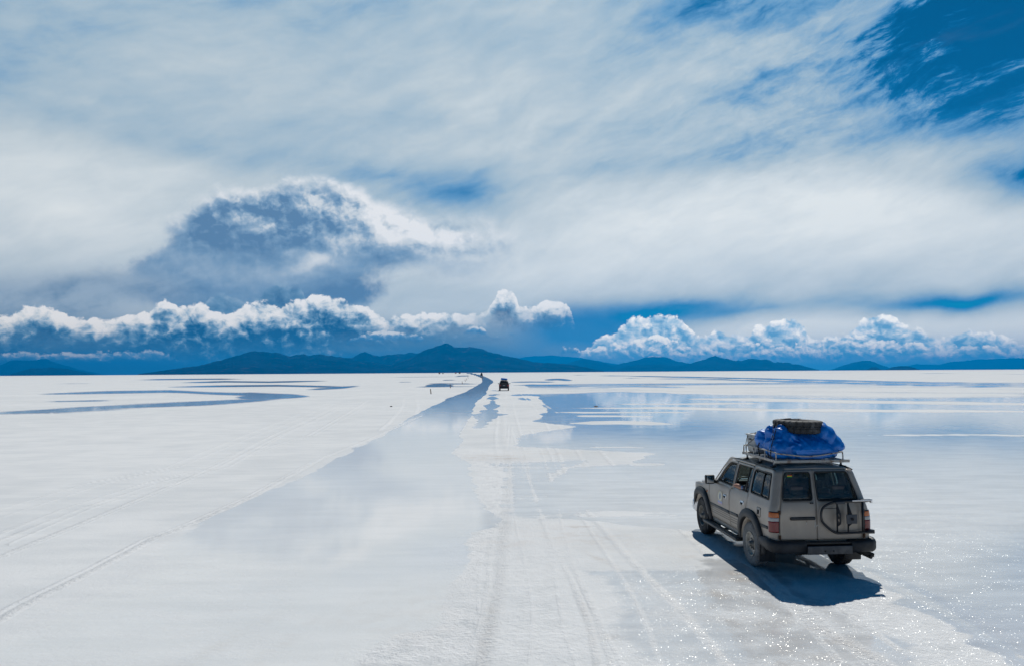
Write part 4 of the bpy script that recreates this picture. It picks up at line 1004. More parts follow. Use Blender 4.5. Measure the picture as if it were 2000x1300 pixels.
        for y0 in (.75, 1.44, 2.1):
            mb = MB(); mb.box((sg * .78, y0, .385), (.26, .05, .04)); mb.build('step_bracket', M['dark'], st)
        # mirror
        mb = MB()
        mb.box((sg * 1.035, 1.90, 1.335), (.20, .10, .19), (0, 0, -sg * .10), .035, 3); mr = mb.build('wing_mirror', M['plastic'], C)
        mb = MB(); mb.box((sg * 1.035, 1.848, 1.335), (.15, .008, .135), (0, 0, -sg * .10), .002); mb.build('mirror_glass', MIRG, mr)
        mb = MB(); mb.tube([(sg * .86, 1.93, 1.27), (sg * .93, 1.92, 1.29), (sg * .98, 1.91, 1.32)], .032, 8, taper=(1.2, .8)); mb.build('mirror_arm', M['plastic'], mr)
        mb = MB(); panel(mb, P([(1.99, 1.285), (1.80, 1.285), (1.86, 1.40)]), [], bodyS(.002), .1); mb.build('mirror_base', M['plastic'], mr, solid=.01)
        # wheels
        build_wheel(C, sg * .80, 0, sg, sg < 0); build_wheel(C, sg * .80, 2.85, sg, False)
        # dark wheel housing inside the arch
        for cy in (0, 2.85):
            mb = MB(); mb.grid([[Vector((sg * x, cy + .47 * math.cos(t), .42 + .47 * math.sin(t))) for x in (.86, .48)] for t in np.linspace(-.15, PI + .15, 16)])
            mb.face([Vector((sg * .48, cy + .47 * math.cos(t), .42 + .47 * math.sin(t))) for t in np.linspace(0, PI, 14)]); mb.build('wheel_housing', M['dark'], C)
    # fuel flap
    mb = MB(); panel(mb, rpoly(side_poly([(-.335, .985), (-.335, 1.14), (-.50, 1.14), (-.50, .985)], -1), .03), [], bodyS(.004), .06); ff = mb.build('fuel_flap', M['paint'], C, solid=.006)
    mb = MB(); mb.tube([bodyS(.0)(a, z) for a, z in dens(rpoly(side_poly([(-.33, .98), (-.33, 1.145), (-.505, 1.145), (-.505, .98)], -1), .03), .03)], .004, 5, closed=True); mb.build('flap_seam', M['seal'], ff)
    mb = MB(); panel(mb, rpoly(side_poly([(-.365, 1.02), (-.365, 1.10), (-.435, 1.10), (-.435, 1.02)], -1), .008), [], bodyS(.010), .06); mb.build('flap_recess', M['dark'], ff, solid=.004)
    # round badge sticker on the driver's door
    def badge(n, uv):
        x, y, _ = n.sep(uv)
        c = n.mix(n.ss(y, .30, .24), (.62, .57, .42), (.30, .38, .58))
        r = n.vmath('LENGTH', n.xyz((x - .5) * .95, (y - .60) * 1.15))
        c = n.mix(n.ss(r, .47, .43), n.mix(n.ss(y, .30, .26), (.40, .34, .27), c), (.66, .60, .42))
        c = n.mix(n.ss(r, .34, .32), c, (.74, .72, .62)); 
        r2 = n.vmath('LENGTH', n.xyz((x - .5) * 1.7, (y - .60) * 1.05)); c = n.mix(n.ss(r2, .26, .22), c, (.12, .17, .28))
        c = n.mix(n.ss(y, .26, .235), c, (.30, .40, .62)); c = n.mix(n.ss(y, .15, .12), c, (.55, .40, .50))
        return c
    mb = MB(); pts = dens(rpoly(side_poly([(1.775, .85), (1.775, 1.12), (1.50, 1.145), (1.50, .865)], -1), .02), .03)
    panel(mb, pts, [], bodyS(.0035), .05)
    uvl = mb.bm.loops.layers.uv.new('UVMap')
    for f in mb.bm.faces:
        for l in f.loops: l[uvl].uv = ((1.775 - l.vert.co.y) / .275, (l.vert.co.z - .85) / .285)
    mb.build('door_badge', sticker('badge_print', badge), C)
    # ---- back doors
    Lw = rpoly([(-.735, 1.345), (-.735, 1.815), (-.150, 1.815), (-.150, 1.345)], .055)
    Rw = rpoly([(-.045, 1.335), (-.045, 1.82), (.72, 1.82), (.74, 1.335)], .055)
    for nm, out, hole in (('l', [(-.750, .665), (-.085, .665), (-.085, 1.862), (-.750, 1.862)], Lw), ('r', [(-.075, .665), (.750, .665), (.750, 1.862), (-.075, 1.862)], Rw)):
        mb = MB(); panel(mb, rpoly(out, [.03] * 4), [hole], bodyS(.004), .06)
        d = mb.build('back_door', M['paint'], C, solid=.035)
        d['label'] = 'narrow left back door with a black grip' if nm == 'l' else 'wide right back door behind the wheel carrier'
        mb = MB(); panel(mb, hole, [], bodyS(-.012), .1); g = mb.build('window', M['glassd'], d, solid=.004)
        mb = MB(); mb.tube([bodyS(.006)(a, z) for a, z in dens(hole, .05)], .012, 6, closed=True); mb.build('window_seal', M['seal'], d)
        if nm == 'l':
            mb = MB(); mb.box((-.345, -1.000, 1.038), (.45, .04, .055), None, .018, 3); mb.build('grip', M['plastic'], d)
            mb = MB()
            for x in (-.185, -.15): mb.lathe([(0, .012), (-.02, .012), (-.022, .001)], (x, -.968, 1.300), 'y', 12)
            mb.build('wiper_plug', M['seal'], d)
            for cx, cz, w_, h_ in ((-.275, .975, .012, .05), (-.115, .955, .014, .085), (-.105, .905, .05, .018)):
                mb = MB(); panel(mb, rpoly([(cx - w_, cz - h_), (cx + w_ * .6, cz - h_ * .8), (cx + w_, cz + h_), (cx - w_ * .4, cz + h_ * .7)], w_ * .6), [], bodyS(.0065), .05); mb.build('paint_chip', M['rackpaint'], d)
            def flag(n, uv):
                y = n.sep(uv)[1]; c = n.mix(n.ss(y, .64, .66), (.75, .62, .02), (.55, .03, .02)); return n.mix(n.ss(y, .36, .34), c, (.02, .28, .04))
            mb = MB(); panel(mb, [(-.655, 1.735), (-.545, 1.735), (-.545, 1.775), (-.655, 1.775)], [], bodyS(-.007), .06)
            uvl = mb.bm.loops.layers.uv.new('UVMap')
            for f in mb.bm.faces:
                for l in f.loops: l[uvl].uv = ((l.vert.co.x + .6) / .1, (l.vert.co.z - 1.735) / .04)
            mb.build('flag_sticker', sticker('flag_print', flag), g)
    for z in (.70, 1.13):
        for sg in (-1, 1):
            mb = MB(); mb.box((sg * .762, -.995, z + .02), (.035, .025, .07), None, .005); mb.build('door_hinge', M['rust'], C)
    # tail lamps
    for sg in (-1, 1):
        L = D.objects.new('tail_light', None); ROOT.objects.link(L); L.parent = C
        for nm, z0, z1, mt in (('orange_lens', 1.060, 1.148, 'orange'), ('clear_lens', .996, 1.060, 'white_lens'), ('red_lens', .808, .996, 'red')):
            mb = MB(); panel(mb, [(sg * .775, z0), (sg * .955, z0), (sg * .955, z1), (sg * .775, z1)], [], bodyS(.018), .03); mb.build(nm, M[mt], L, solid=.03)
        mb = MB(); mb.tube([bodyS(.006)(a, z) for a, z in dens([(sg * .770, .803), (sg * .96, .803), (sg * .96, 1.153), (sg * .770, 1.153)], .04)], .008, 6, closed=True); mb.build('lamp_surround', M['seal'], L)
    # rear bumper
    mb = MB()
    for sg in (-1, 1):
        xin = .33 if sg < 0 else .475
        path = [(.955, -.50), (.975, -.70), (.975, -.92), (.94, -1.04), (.86, -1.095), (xin, -1.105)]
        rings = []
        for i, (x, y) in enumerate(path):
            nx = (1, 0) if i < 3 else ((.7, -.7) if i < 4 else (.2, -1))
            z1 = (.66, .685, .685, .675, .665, .655)[i]; z0 = (.52, .50, .485, .465, .45, .445)[i]
            sec = [(-.16, z1), (-.030, z1), (-.004, z1 - .012), (.012, z1 - .045), (.010, z0 + .05), (-.008, z0 + .012), (-.14, z0)]
            rings.append([Vector((sg * (x + nx[0] * d_), y + nx[1] * d_, z)) for d_, z in sec])
        mb.grid(rings, close_v=True, caps=True)
    mb.box((.07, -1.02, .625), (.84, .14, .035), None, .008)
    rb = mb.build('rear_bumper', M['plastic'], C)
    mb = MB(); mb.box((.0725, -1.060, .515), (.80, .155, .145), None, .008); mb.build('bumper_step', M['bumpermetal'], rb)
    for x in (-.02, .13):
        mb = MB(); mb.lathe([(0, .014), (-.006, .014), (-.006, .001)], (x, -1.138, .50), 'y', 12); mb.build('tow_bolt', M['dark'], rb)
    # wheel carrier
    W = D.objects.new('wheel_carrier', None); ROOT.objects.link(W); W.parent = C
    y0 = -1.06
    mb = MB()
    mb.tube([(.80, y0, 1.335), (.45, y0, 1.335), (.22, y0, 1.333), (.06, y0, 1.285), (-.035, y0, 1.205), (-.045, y0, 1.04), (.0, y0, .955), (.19, y0, .790), (.34, y0, .783), (.88, y0, .80)], .021, 10, smooth_pts=2)
    mb.tube([(.715, y0, .79), (.712, y0, 1.33)], .020, 10)
    mb.tube([(.242, y0 - .004, .79), (.248, y0 - .004, 1.31)], .014, 8); mb.tube([(.44, y0 - .004, .79), (.447, y0 - .004, 1.31)], .014, 8)
    mb.tube([(.0, y0, 1.215), (.24, y0, 1.22)], .006, 6)
    mb.build('carrier_tube', M['blackpaint'], W)
    mb = MB()
    for x in (.25, .448):
        for h in (None,):
            out = [(y0 + .01, 1.29), (y0 - .02, 1.29), (y0 - .14, 1.14), (y0 - .14, .975), (y0 - .02, .905), (y0 + .01, .905)]
            hol = [arcp(y0 - .065, 1.11, .03, 0, 340, 14), arcp(y0 - .065, 1.02, .03, 0, 340, 14)] if x < .3 else []
            t = MB(); panel(t, out, hol, lambda a, b, x=x: Vector((x, a, b)), .04); bmesh.ops.solidify(t.bm, geom=t.bm.faces[:], thickness=.008); mb.absorb(t.bm)
    mb.box((.435, y0 - .148, 1.055), (.19, .016, .160), None, .004)
    mb.build('carrier_bracket', M['bracket'], W)
    mb = MB(); mb.lathe([(0, .024), (-.02, .024), (-.02, .016), (-.004, .014), (-.004, .001)], (.44, y0 - .156, 1.055), 'y', 16); mb.build('carrier_hub', M['seal'], W)
    mb = MB(); mb.box((.30, y0 - .02, 1.315), (.16, .03, .045), None, .006); mb.build('carrier_latch', M['bracket'], W)
    mb = MB(); mb.box((.70, y0 - .012, 1.345), (.36, .02, .022), None, .004); mb.box((.865, y0 - .005, 1.335), (.03, .05, .06), None, .006); mb.build('carrier_arm', M['chrome'], W)
    mb = MB(); mb.box((.86, -1.02, .80), (.12, .10, .065), None, .01); mb.build('carrier_pivot', M['blackpaint'], W)
    mb = MB(); mb.box((.80, -1.0, 1.335), (.20, .07, .04), None, .008); mb.build('carrier_pivot', M['blackpaint'], W)
    # underside: frame, axles, exhaust, spare fuel tank
    mb = MB()
    for x in (-.42, .42): mb.box((x, 1.25, .47), (.09, 4.5, .13), None, .01)
    mb.box((0, 1.2, .56), (1.5, 4.2, .05)); mb.box((0, -.60, .45), (.8, .5, .16), None, .03); mb.box((0, .2, .50), (.5, .2, .1))
    mb.build('chassis', M['dark'], C)
    for cy in (0, 2.85):
        mb = MB(); mb.tube([(-.72, cy, .40), (.72, cy, .40)], .05, 10); mb.lathe([(-.14, .03), (-.11, .10), (0, .15), (.11, .10), (.14, .03)], (.12, cy, .40), 'x', 16); mb.build('axle', M['dark'], C)
    mb = MB(); mb.tube([(.55, .9, .42), (.56, -.2, .45), (.62, -.55, .46), (.80, -.90, .38), (.86, -1.04, .355)], .034, 10, smooth_pts=2); mb.build('exhaust', M['dark'], C)
    mb = MB(); mb.box((.80, -.96, .405), (.26, .12, .07), (0, .2, 0), .015); mb.build('tow_eye', M['dark'], C)
    # interior
    mb = MB(); mb.box((0, .55, .66), (1.60, 3.0, .05)); mb.box((0, 2.02, .92), (1.56, .05, .56)); mb.build('floor_pan', M['trim'], C)
    mb = MB(); panel(mb, rpoly([(-.66, -.70), (.66, -.70), (.66, 1.1), (.60, 1.36), (-.60, 1.36), (-.66, 1.1)], .08), [], lambda x, y: roofS(x, y) - Vector((0, 0, .03)), .12); mb.build('headlining', M['lining'], roof, solid=.008)
    mb = MB(); mb.box((0, 1.88, 1.14), (1.50, .34, .26), None, .06, 3); mb.box((-.38, 1.74, 1.28), (.36, .2, .1), None, .03); ds = mb.build('dashboard', M['trim'], C)
    mb = MB(); cst = Vector((-.38, 1.55, 1.24)); ax = Vector((0, -.9, .42)).normalized(); e1 = Vector((1, 0, 0)); e2 = ax.cross(e1)
    mb.tube([cst + (e1 * math.cos(t) + e2 * math.sin(t)) * .19 for t in np.linspace(0, 2 * PI, 28, endpoint=False)], .014, 8, closed=True)
    mb.tube([cst - e1 * .18, cst + e1 * .18], .012, 6); mb.tube([cst, cst + Vector((0, .25, -.1))], .03, 8); mb.build('steering_wheel', M['seal'], C)
    for x in (-.38, .38):
        st = D.objects.new('seat', None); ROOT.objects.link(st); st.parent = C; st.location = (x, 1.12, 0)
        mb = MB(); mb.box((0, 0, .90), (.50, .50, .14), (.06, 0, 0), .05, 3); mb.build('seat_cushion', M['seatm'], st)
        mb = MB(); mb.box((0, -.27, 1.20), (.48, .14, .60), (.20, 0, 0), .05, 3); mb.build('backrest', M['seatm'], st)
        mb = MB(); mb.box((0, -.35, 1.58), (.26, .10, .17), (.15, 0, 0), .04, 3); mb.build('headrest', M['seatm'], st)
        mb = MB(); mb.box((0, 0, .76), (.36, .42, .14)); mb.build('seat_base', M['trim'], st)
    for y, zz in ((.28, 0), (-.52, .02)):
        st = D.objects.new('rear_bench', None); ROOT.objects.link(st); st.parent = C; st.location = (0, y, zz)
        mb = MB(); mb.box((0, 0, .90), (1.30, .46, .14), (.06, 0, 0), .05, 3); mb.build('seat_cushion', M['seatm'], st)
        mb = MB(); mb.box((0, -.25, 1.16), (1.28, .12, .50), (.16, 0, 0), .05, 3); mb.build('backrest', M['seatm'], st)
        for x in (-.38, .38):
            mb = MB(); mb.box((x, -.31, 1.49), (.24, .09, .15), (.12, 0, 0), .035, 3); mb.build('headrest', M['seatm'], st)
        mb = MB(); mb.box((0, 0, .76), (1.2, .4, .14)); mb.build('seat_base', M['trim'], st)
    mb = MB(); mb.box((-.06, 1.55, 1.74), (.24, .03, .07), (-.1, 0, 0), .015); mb.build('rear_view_mirror', M['seal'], C)
    for sg in (-1, 1):
        mb = MB(); a0 = S0(asd(1.46, sg), 1.62); a1 = S0(asd(1.62, sg), 1.50)
        mb.tube([a0 + Vector((-sg * .03, 0, 0)), a0 + Vector((-sg * .09, .02, .0)), a1 + Vector((-sg * .09, .0, 0)), a1 + Vector((-sg * .03, 0, 0))], .013, 8, smooth_pts=1); mb.build('grab_handle', M['lining'], C)
        mb = MB(); mb.tube([(sg * .64, .72, 1.80), (sg * .61, .70, 1.75), (sg * .61, .52, 1.75), (sg * .64, .50, 1.80)], .011, 8, smooth_pts=1); mb.build('grab_handle', M['lining'], C)
    return C
WAGON = build_wagon()
def W2(x, y, z):
    c_, s_ = math.cos(.0713), math.sin(.0713)
    return Vector((5.345 + x * c_ - y * s_, 14.618 + x * s_ + y * c_, z))
# ------------------------------------------------------------------ roof rack (bolted to the wagon) and what it carries
from mathutils import noise as mn
def build_rack():
    R = D.objects.new('roof_rack', None); ROOT.objects.link(R); R.parent = WAGON
    X0, X1, Y0, Y1, ZD, ZR = -.625, .625, -.585, .985, 1.985, 2.150
    def T(name, pts, r, mat='rackpaint', cl=False, sp=0, seg=8):
        mb = MB(); mb.tube(pts, r, seg, closed=cl, smooth_pts=sp); return mb.build(name, M[mat], R)
    mb = MB()
    for x in (X0, X1): mb.box((x, (Y0 + Y1) / 2, ZD), (.035, Y1 - Y0 + .04, .05), None, .006)
    for y in (Y1, Y0): mb.box((0.045, y, ZD - .003), (X1 - X0 + .15, .036, .052), None, .006)
    mb.build('deck_frame', M['rackpaint'], R)
    for k in range(9):
        y = Y0 + (Y1 - Y0) * (k + .5) / 9; mb = MB(); mb.box((0, y, ZD + .018), (X1 - X0, .045, .012), None, .003); mb.build('slat', M['rackpaint'], R)
    zb = ZR - .075
    T('top_rail', [(X0, Y0, ZD), (X0, Y0 + .004, ZR - .03), (X0, Y0 + .03, ZR), (X0, Y1 - .03, ZR), (X0, Y1, ZR - .03), (X0, Y1, ZD)], .0125, sp=1)
    T('top_rail', [(X1, Y0, ZD), (X1, Y0 + .004, ZR - .03), (X1, Y0 + .03, ZR), (X1, Y1 - .03, ZR), (X1, Y1, ZR - .03), (X1, Y1, ZD)], .0125, sp=1)
    T('rear_rail', [(X0, Y0 + .01, ZR - .02), (-.35, Y0 + .005, ZR - .05), (-.12, Y0, zb - .005), (.12, Y0, zb), (.35, Y0 + .005, ZR - .045), (X1, Y0 + .01, ZR - .005)], .0125, sp=2)
    T('front_rail', [(X0, Y1, ZR - .03), (X0 + .05, Y1, ZR), (X1 - .05, Y1, ZR), (X1, Y1, ZR - .03)], .0125, sp=1)
    for x in (X0, X1):
        for y in (.46, -.08):
            T('post', [(x, y, ZD), (x, y, ZR)], .014)
        for y in (.80, .14, -.50):
            q = T('foot', [(x * 1.0, y, ZD), (x * 1.005, y, 1.90)], .020, 'steel')
            mb = MB(); mb.box((x * 1.055, y, 1.885), (.12, .065, .03), (0, .25 * (1 if x > 0 else -1), 0), .01); mb.build('foot_clamp', M['seal'], q)
    return R
build_rack()

def at_base(mb, name, mat, base, label, cat, parent=None, **kw):
    B_ = Vector(base)
    for v in mb.bm.verts: v.co -= B_
    o = mb.build(name, mat, parent, **kw)
    if parent is None:
        o.location = W2(*base); o.rotation_euler = (0, 0, .0713); tag(o, label, cat)
    return o

M['tyretop'] = pmat('weathered_rubber', (.035, .036, .038), .7, 0, .4, 6.0, .8, (.12, .12, .12), lo=.5, hi=.7)
TY = (.06, .0, 2.575)      # middle of the tyre lying on the load
def build_tarp():
    C0 = Vector((.06, -.02, 2.22))
    E_ = [((.06, .05, 2.20), (.63, .55, .31)), ((.04, -.14, 2.16), (.60, .44, .26)), ((.10, -.20, 2.14), (.62, .36, .20)), ((.40, -.18, 2.455), (.13, .24, .215)), ((.50, -.16, 2.36), (.18, .30, .215)), ((.60, -.16, 2.25), (.19, .32, .17)), ((.67, -.16, 2.20), (.13, .30, .11)),
          ((-.34, -.20, 2.40), (.15, .15, .20)), ((-.40, .06, 2.42), (.13, .12, .17)), ((-.47, .36, 2.30), (.13, .17, .20)), ((-.42, -.30, 2.18), (.20, .22, .20)), ((-.28, -.22, 2.36), (.22, .20, .17)), ((.45, .35, 2.32), (.2, .2, .2)), ((-.1, .42, 2.25), (.3, .2, .2))]
    nu, nv = 220, 110; rows = []
    for j in range(nv + 1):
        ph = -PI / 2 + PI * j / nv; row = []
        for i in range(nu):
            th = 2 * PI * i / nu; d = Vector((math.cos(th) * math.cos(ph), math.sin(th) * math.cos(ph), math.sin(ph)))
            acc = 0
            for c, r in E_:
                o = C0 - Vector(c); od = Vector((d.x / r[0], d.y / r[1], d.z / r[2])); oo = Vector((o.x / r[0], o.y / r[1], o.z / r[2]))
                a = od.dot(od); b = oo.dot(od); cc = oo.dot(oo) - 1; q = b * b - a * cc
                if q > 0:
                    t = (-b + math.sqrt(q)) / a
                    if t > 0: acc += t ** 22
            t = acc ** (1 / 22) if acc > 0 else .2
            p = C0 + d * t
            # folds: strong near the ropes on the left, long drawn pleats on the back
            k = 1.0 if p.x < -.12 else .35
            def rg(v, w=1.0): return 1 - abs(mn.noise(v)) * 2.6 * w
            tw = Vector((mn.noise(p * 4), mn.noise(p * 4 + Vector((5, 0, 0))), mn.noise(p * 4 + Vector((0, 5, 0))))) * .10
            q_ = p + tw
            f1 = max(-.6, rg(Vector((q_.x * 8 + q_.z * 4 + 3, q_.y * 6.0, q_.z * 2.2)))); f2 = max(-.6, rg(Vector((q_.x * 13 - q_.z * 9, q_.y * 14 + 5, q_.z * 9))))
            pl = max(-.3, rg(Vector(((q_.x + (p.z - 2.2) * .62) * 4.6 + 9, q_.y * 1.6, q_.z * .7)), 1.3))
            fold = .034 * f1 * k + .011 * f2 * (k + .1) + .034 * max(0, pl) ** 2 * (1.15 - k) - .012
            p += d * fold
            g = mn.noise(Vector((p.x * 3, p.y * 3, p.z * 3 + 7))); p += d * g * .025
            if -.22 < p.x < .33:                                     # sagging between the bunched ends
                lim = 2.49 + .5 * max(0, -.14 - p.x) + .7 * max(0, p.x - .30)
                if p.z > lim: p.z = lim + (p.z - lim) * .15
            # pressed flat under the tyre and on the deck, pulled in by the rear rail
            rr = math.hypot(p.x - TY[0], p.y - TY[1])
            if rr < .40 and p.z > TY[2] - .105: p.z = TY[2] - .105 - .01 * math.cos(rr * 6)
            if p.z < 2.012: p.z = 2.012 + max(-.02, (p.z - 2.012) * .06)
            if p.z < 2.16: p.y = max(p.y, -.555 + (.03 if p.z < 2.09 else 0)); p.x = max(-.60, min(.60 + max(0, p.z - 2.1) * 2, p.x))
            row.append(p)
        rows.append(row)
    mb = MB(); mb.grid([[r[i] for r in rows] for i in range(nu)], close_u=True)
    bmesh.ops.remove_doubles(mb.bm, verts=mb.bm.verts, dist=1e-5)
    return at_base(mb, 'tarpaulin_bundle', M['tarp'], (.05, -.02, 2.0), 'bright blue tarpaulin wrapped round luggage on the roof rack of the nearest vehicle', 'tarpaulin')
build_tarp()
def build_top_tyre():
    mb = MB(); t = MB(); build_tyre(t, .455, .24, blocks=24)
    mx = Matrix.Translation(Vector(TY)) @ Euler((math.radians(-3), math.radians(90 + 1.5), 0)).to_matrix().to_4x4()
    mb.absorb(t.bm, mx)
    at_base(mb, 'spare_tyre', M['tyretop'], (TY[0], TY[1], TY[2] - .12), 'black off-road tyre lying flat on top of the blue tarpaulin load', 'tyre')
build_top_tyre()
def build_box():
    b = root('storage_box', 'grey plastic box strapped at the front of the roof rack beside the blue tarpaulin', 'box', W2(-.25, .70, 2.01), .0713)
    mb = MB(); t = bmesh.new(); bmesh.ops.create_cube(t, size=1)
    for v in t.verts:
        k = 1.0 if v.co.z > 0 else .93; v.co = Vector((v.co.x * .70 * k, v.co.y * .46 * k, .175 + v.co.z * .35))
    bmesh.ops.bevel(t, geom=t.edges[:], offset=.05, segments=4, profile=.5, affect='EDGES'); mb.absorb(t, smooth=True)
    mb.build('box_shell', M['box'], b)
    mb = MB(); mb.box((0, 0, .352), (.712, .472, .035), None, .014, 3); mb.build('lid', M['box'], b)
    for sg in (-1, 1):
        mb = MB(); mb.box((sg * .357, 0, .27), (.012, .12, .03), None, .004); mb.build('box_handle', M['plastic'], b)
build_box()
def twigs():
    mb = MB(); mb.tube([(-.54, .62, 2.387), (-.30, .60, 2.391), (-.10, .64, 2.387)], .007, 5); rnd = random.Random(5)
    for k in range(46):
        x = -.52 + .42 * (k / 46) ** .8 + rnd.uniform(-.03, .03); y = .62 + rnd.uniform(-.12, .12)
        big = x > -.24
        a = rnd.uniform(0, 6.3); L = rnd.uniform(.04, .10) * (1.2 if big else .55)
        p = Vector((x, y, 2.385)); q = p + Vector((math.cos(a) * L * .7, math.sin(a) * L * .7, rnd.uniform(.01, .085) * (1.3 if big else .4)))
        mb.tube([p, (p + q) / 2 + Vector((0, 0, .015)), q], .006, 5)
    at_base(mb, 'dry_brushwood', M['hair'], (-.35, .62, 2.385), 'dark dry twigs lying on the lid of the grey roof box', 'brushwood')
twigs()
def ropes():
    def rope(pts, label, r=.006, sp=2):
        mb = MB(); mb.tube(pts, r, 6, smooth_pts=sp); at_base(mb, 'rope', M['rope'], pts[0], label, 'rope')
    rope([(-.625, .86, 2.0), (-.63, .87, 2.16), (-.613, .83, 2.30), (-.59, .82, 2.39), (-.25, .82, 2.392), (.10, .82, 2.38)], 'black rope standing upright across the left end of the grey roof box')
    rope([(-.63, .84, 2.0), (-.635, .82, 2.15), (-.62, .60, 2.25), (-.58, .42, 2.36), (-.45, .30, 2.42)], 'black rope slanting across the side of the grey roof box', .006)
    rope([(-.63, -.33, 2.0), (-.640, -.36, 2.15), (-.585, -.345, 2.33), (-.50, -.29, 2.50), (-.41, -.16, 2.64), (-.25, .0, 2.700), (-.02, .08, 2.705), (.15, .2, 2.70), (.35, .42, 2.68), (.5, .6, 2.3)], 'black rope over the tarpaulin and the tyre, hooked nearest the back of the rack', .0075)
    rope([(-.63, -.28, 2.0), (-.638, -.24, 2.15), (-.60, -.27, 2.28), (-.53, -.25, 2.45), (-.44, -.05, 2.62), (-.27, .10, 2.70), (-.02, .25, 2.705), (.12, .38, 2.70), (.2, .7, 2.2)], 'black rope over the tarpaulin and the tyre, hooked second from the back of the rack', .0075)
    rope([(-.63, .16, 2.0), (-.640, .17, 2.10), (-.66, .17, 2.18), (-.63, .16, 2.26)], 'short thick black strap between the blue tarpaulin and the left rack rail', .012)
    rope([(-.625, -.38, 2.0), (-.645, -.40, 2.14), (-.615, -.40, 2.30), (-.56, -.38, 2.42)], 'short black rope hanging loose over the left back corner of the tarpaulin', .005)
ropes()

# ------------------------------------------------------------------ the passenger
def skinned(name, V, E_, Rd, mat, parent=None, rootv=0, sub=2):
    me = D.meshes.new(name + '_t'); me.from_pydata([tuple(v) for v in V], E_, [])
    o = D.objects.new(name + '_t', me); ROOT.objects.link(o)
    bm = bmesh.new(); bm.from_mesh(me); lay = bm.verts.layers.skin.verify()
    for i, v in enumerate(bm.verts):
        r = Rd[i]; v[lay].radius = (r, r) if not isinstance(r, tuple) else r; v[lay].use_root = (i == rootv)
    bm.to_mesh(me); bm.free()
    o.modifiers.new('s', 'SKIN'); s = o.modifiers.new('d', 'SUBSURF'); s.levels = sub; s.render_levels = sub
    dg = bpy.context.evaluated_depsgraph_get(); dg.update()
    m2 = D.meshes.new_from_object(o.evaluated_get(dg)); D.objects.remove(o)
    m2.name = name
    for p in m2.polygons: p.use_smooth = True
    m2.materials.clear(); q = link(name, m2, parent, mat); return q
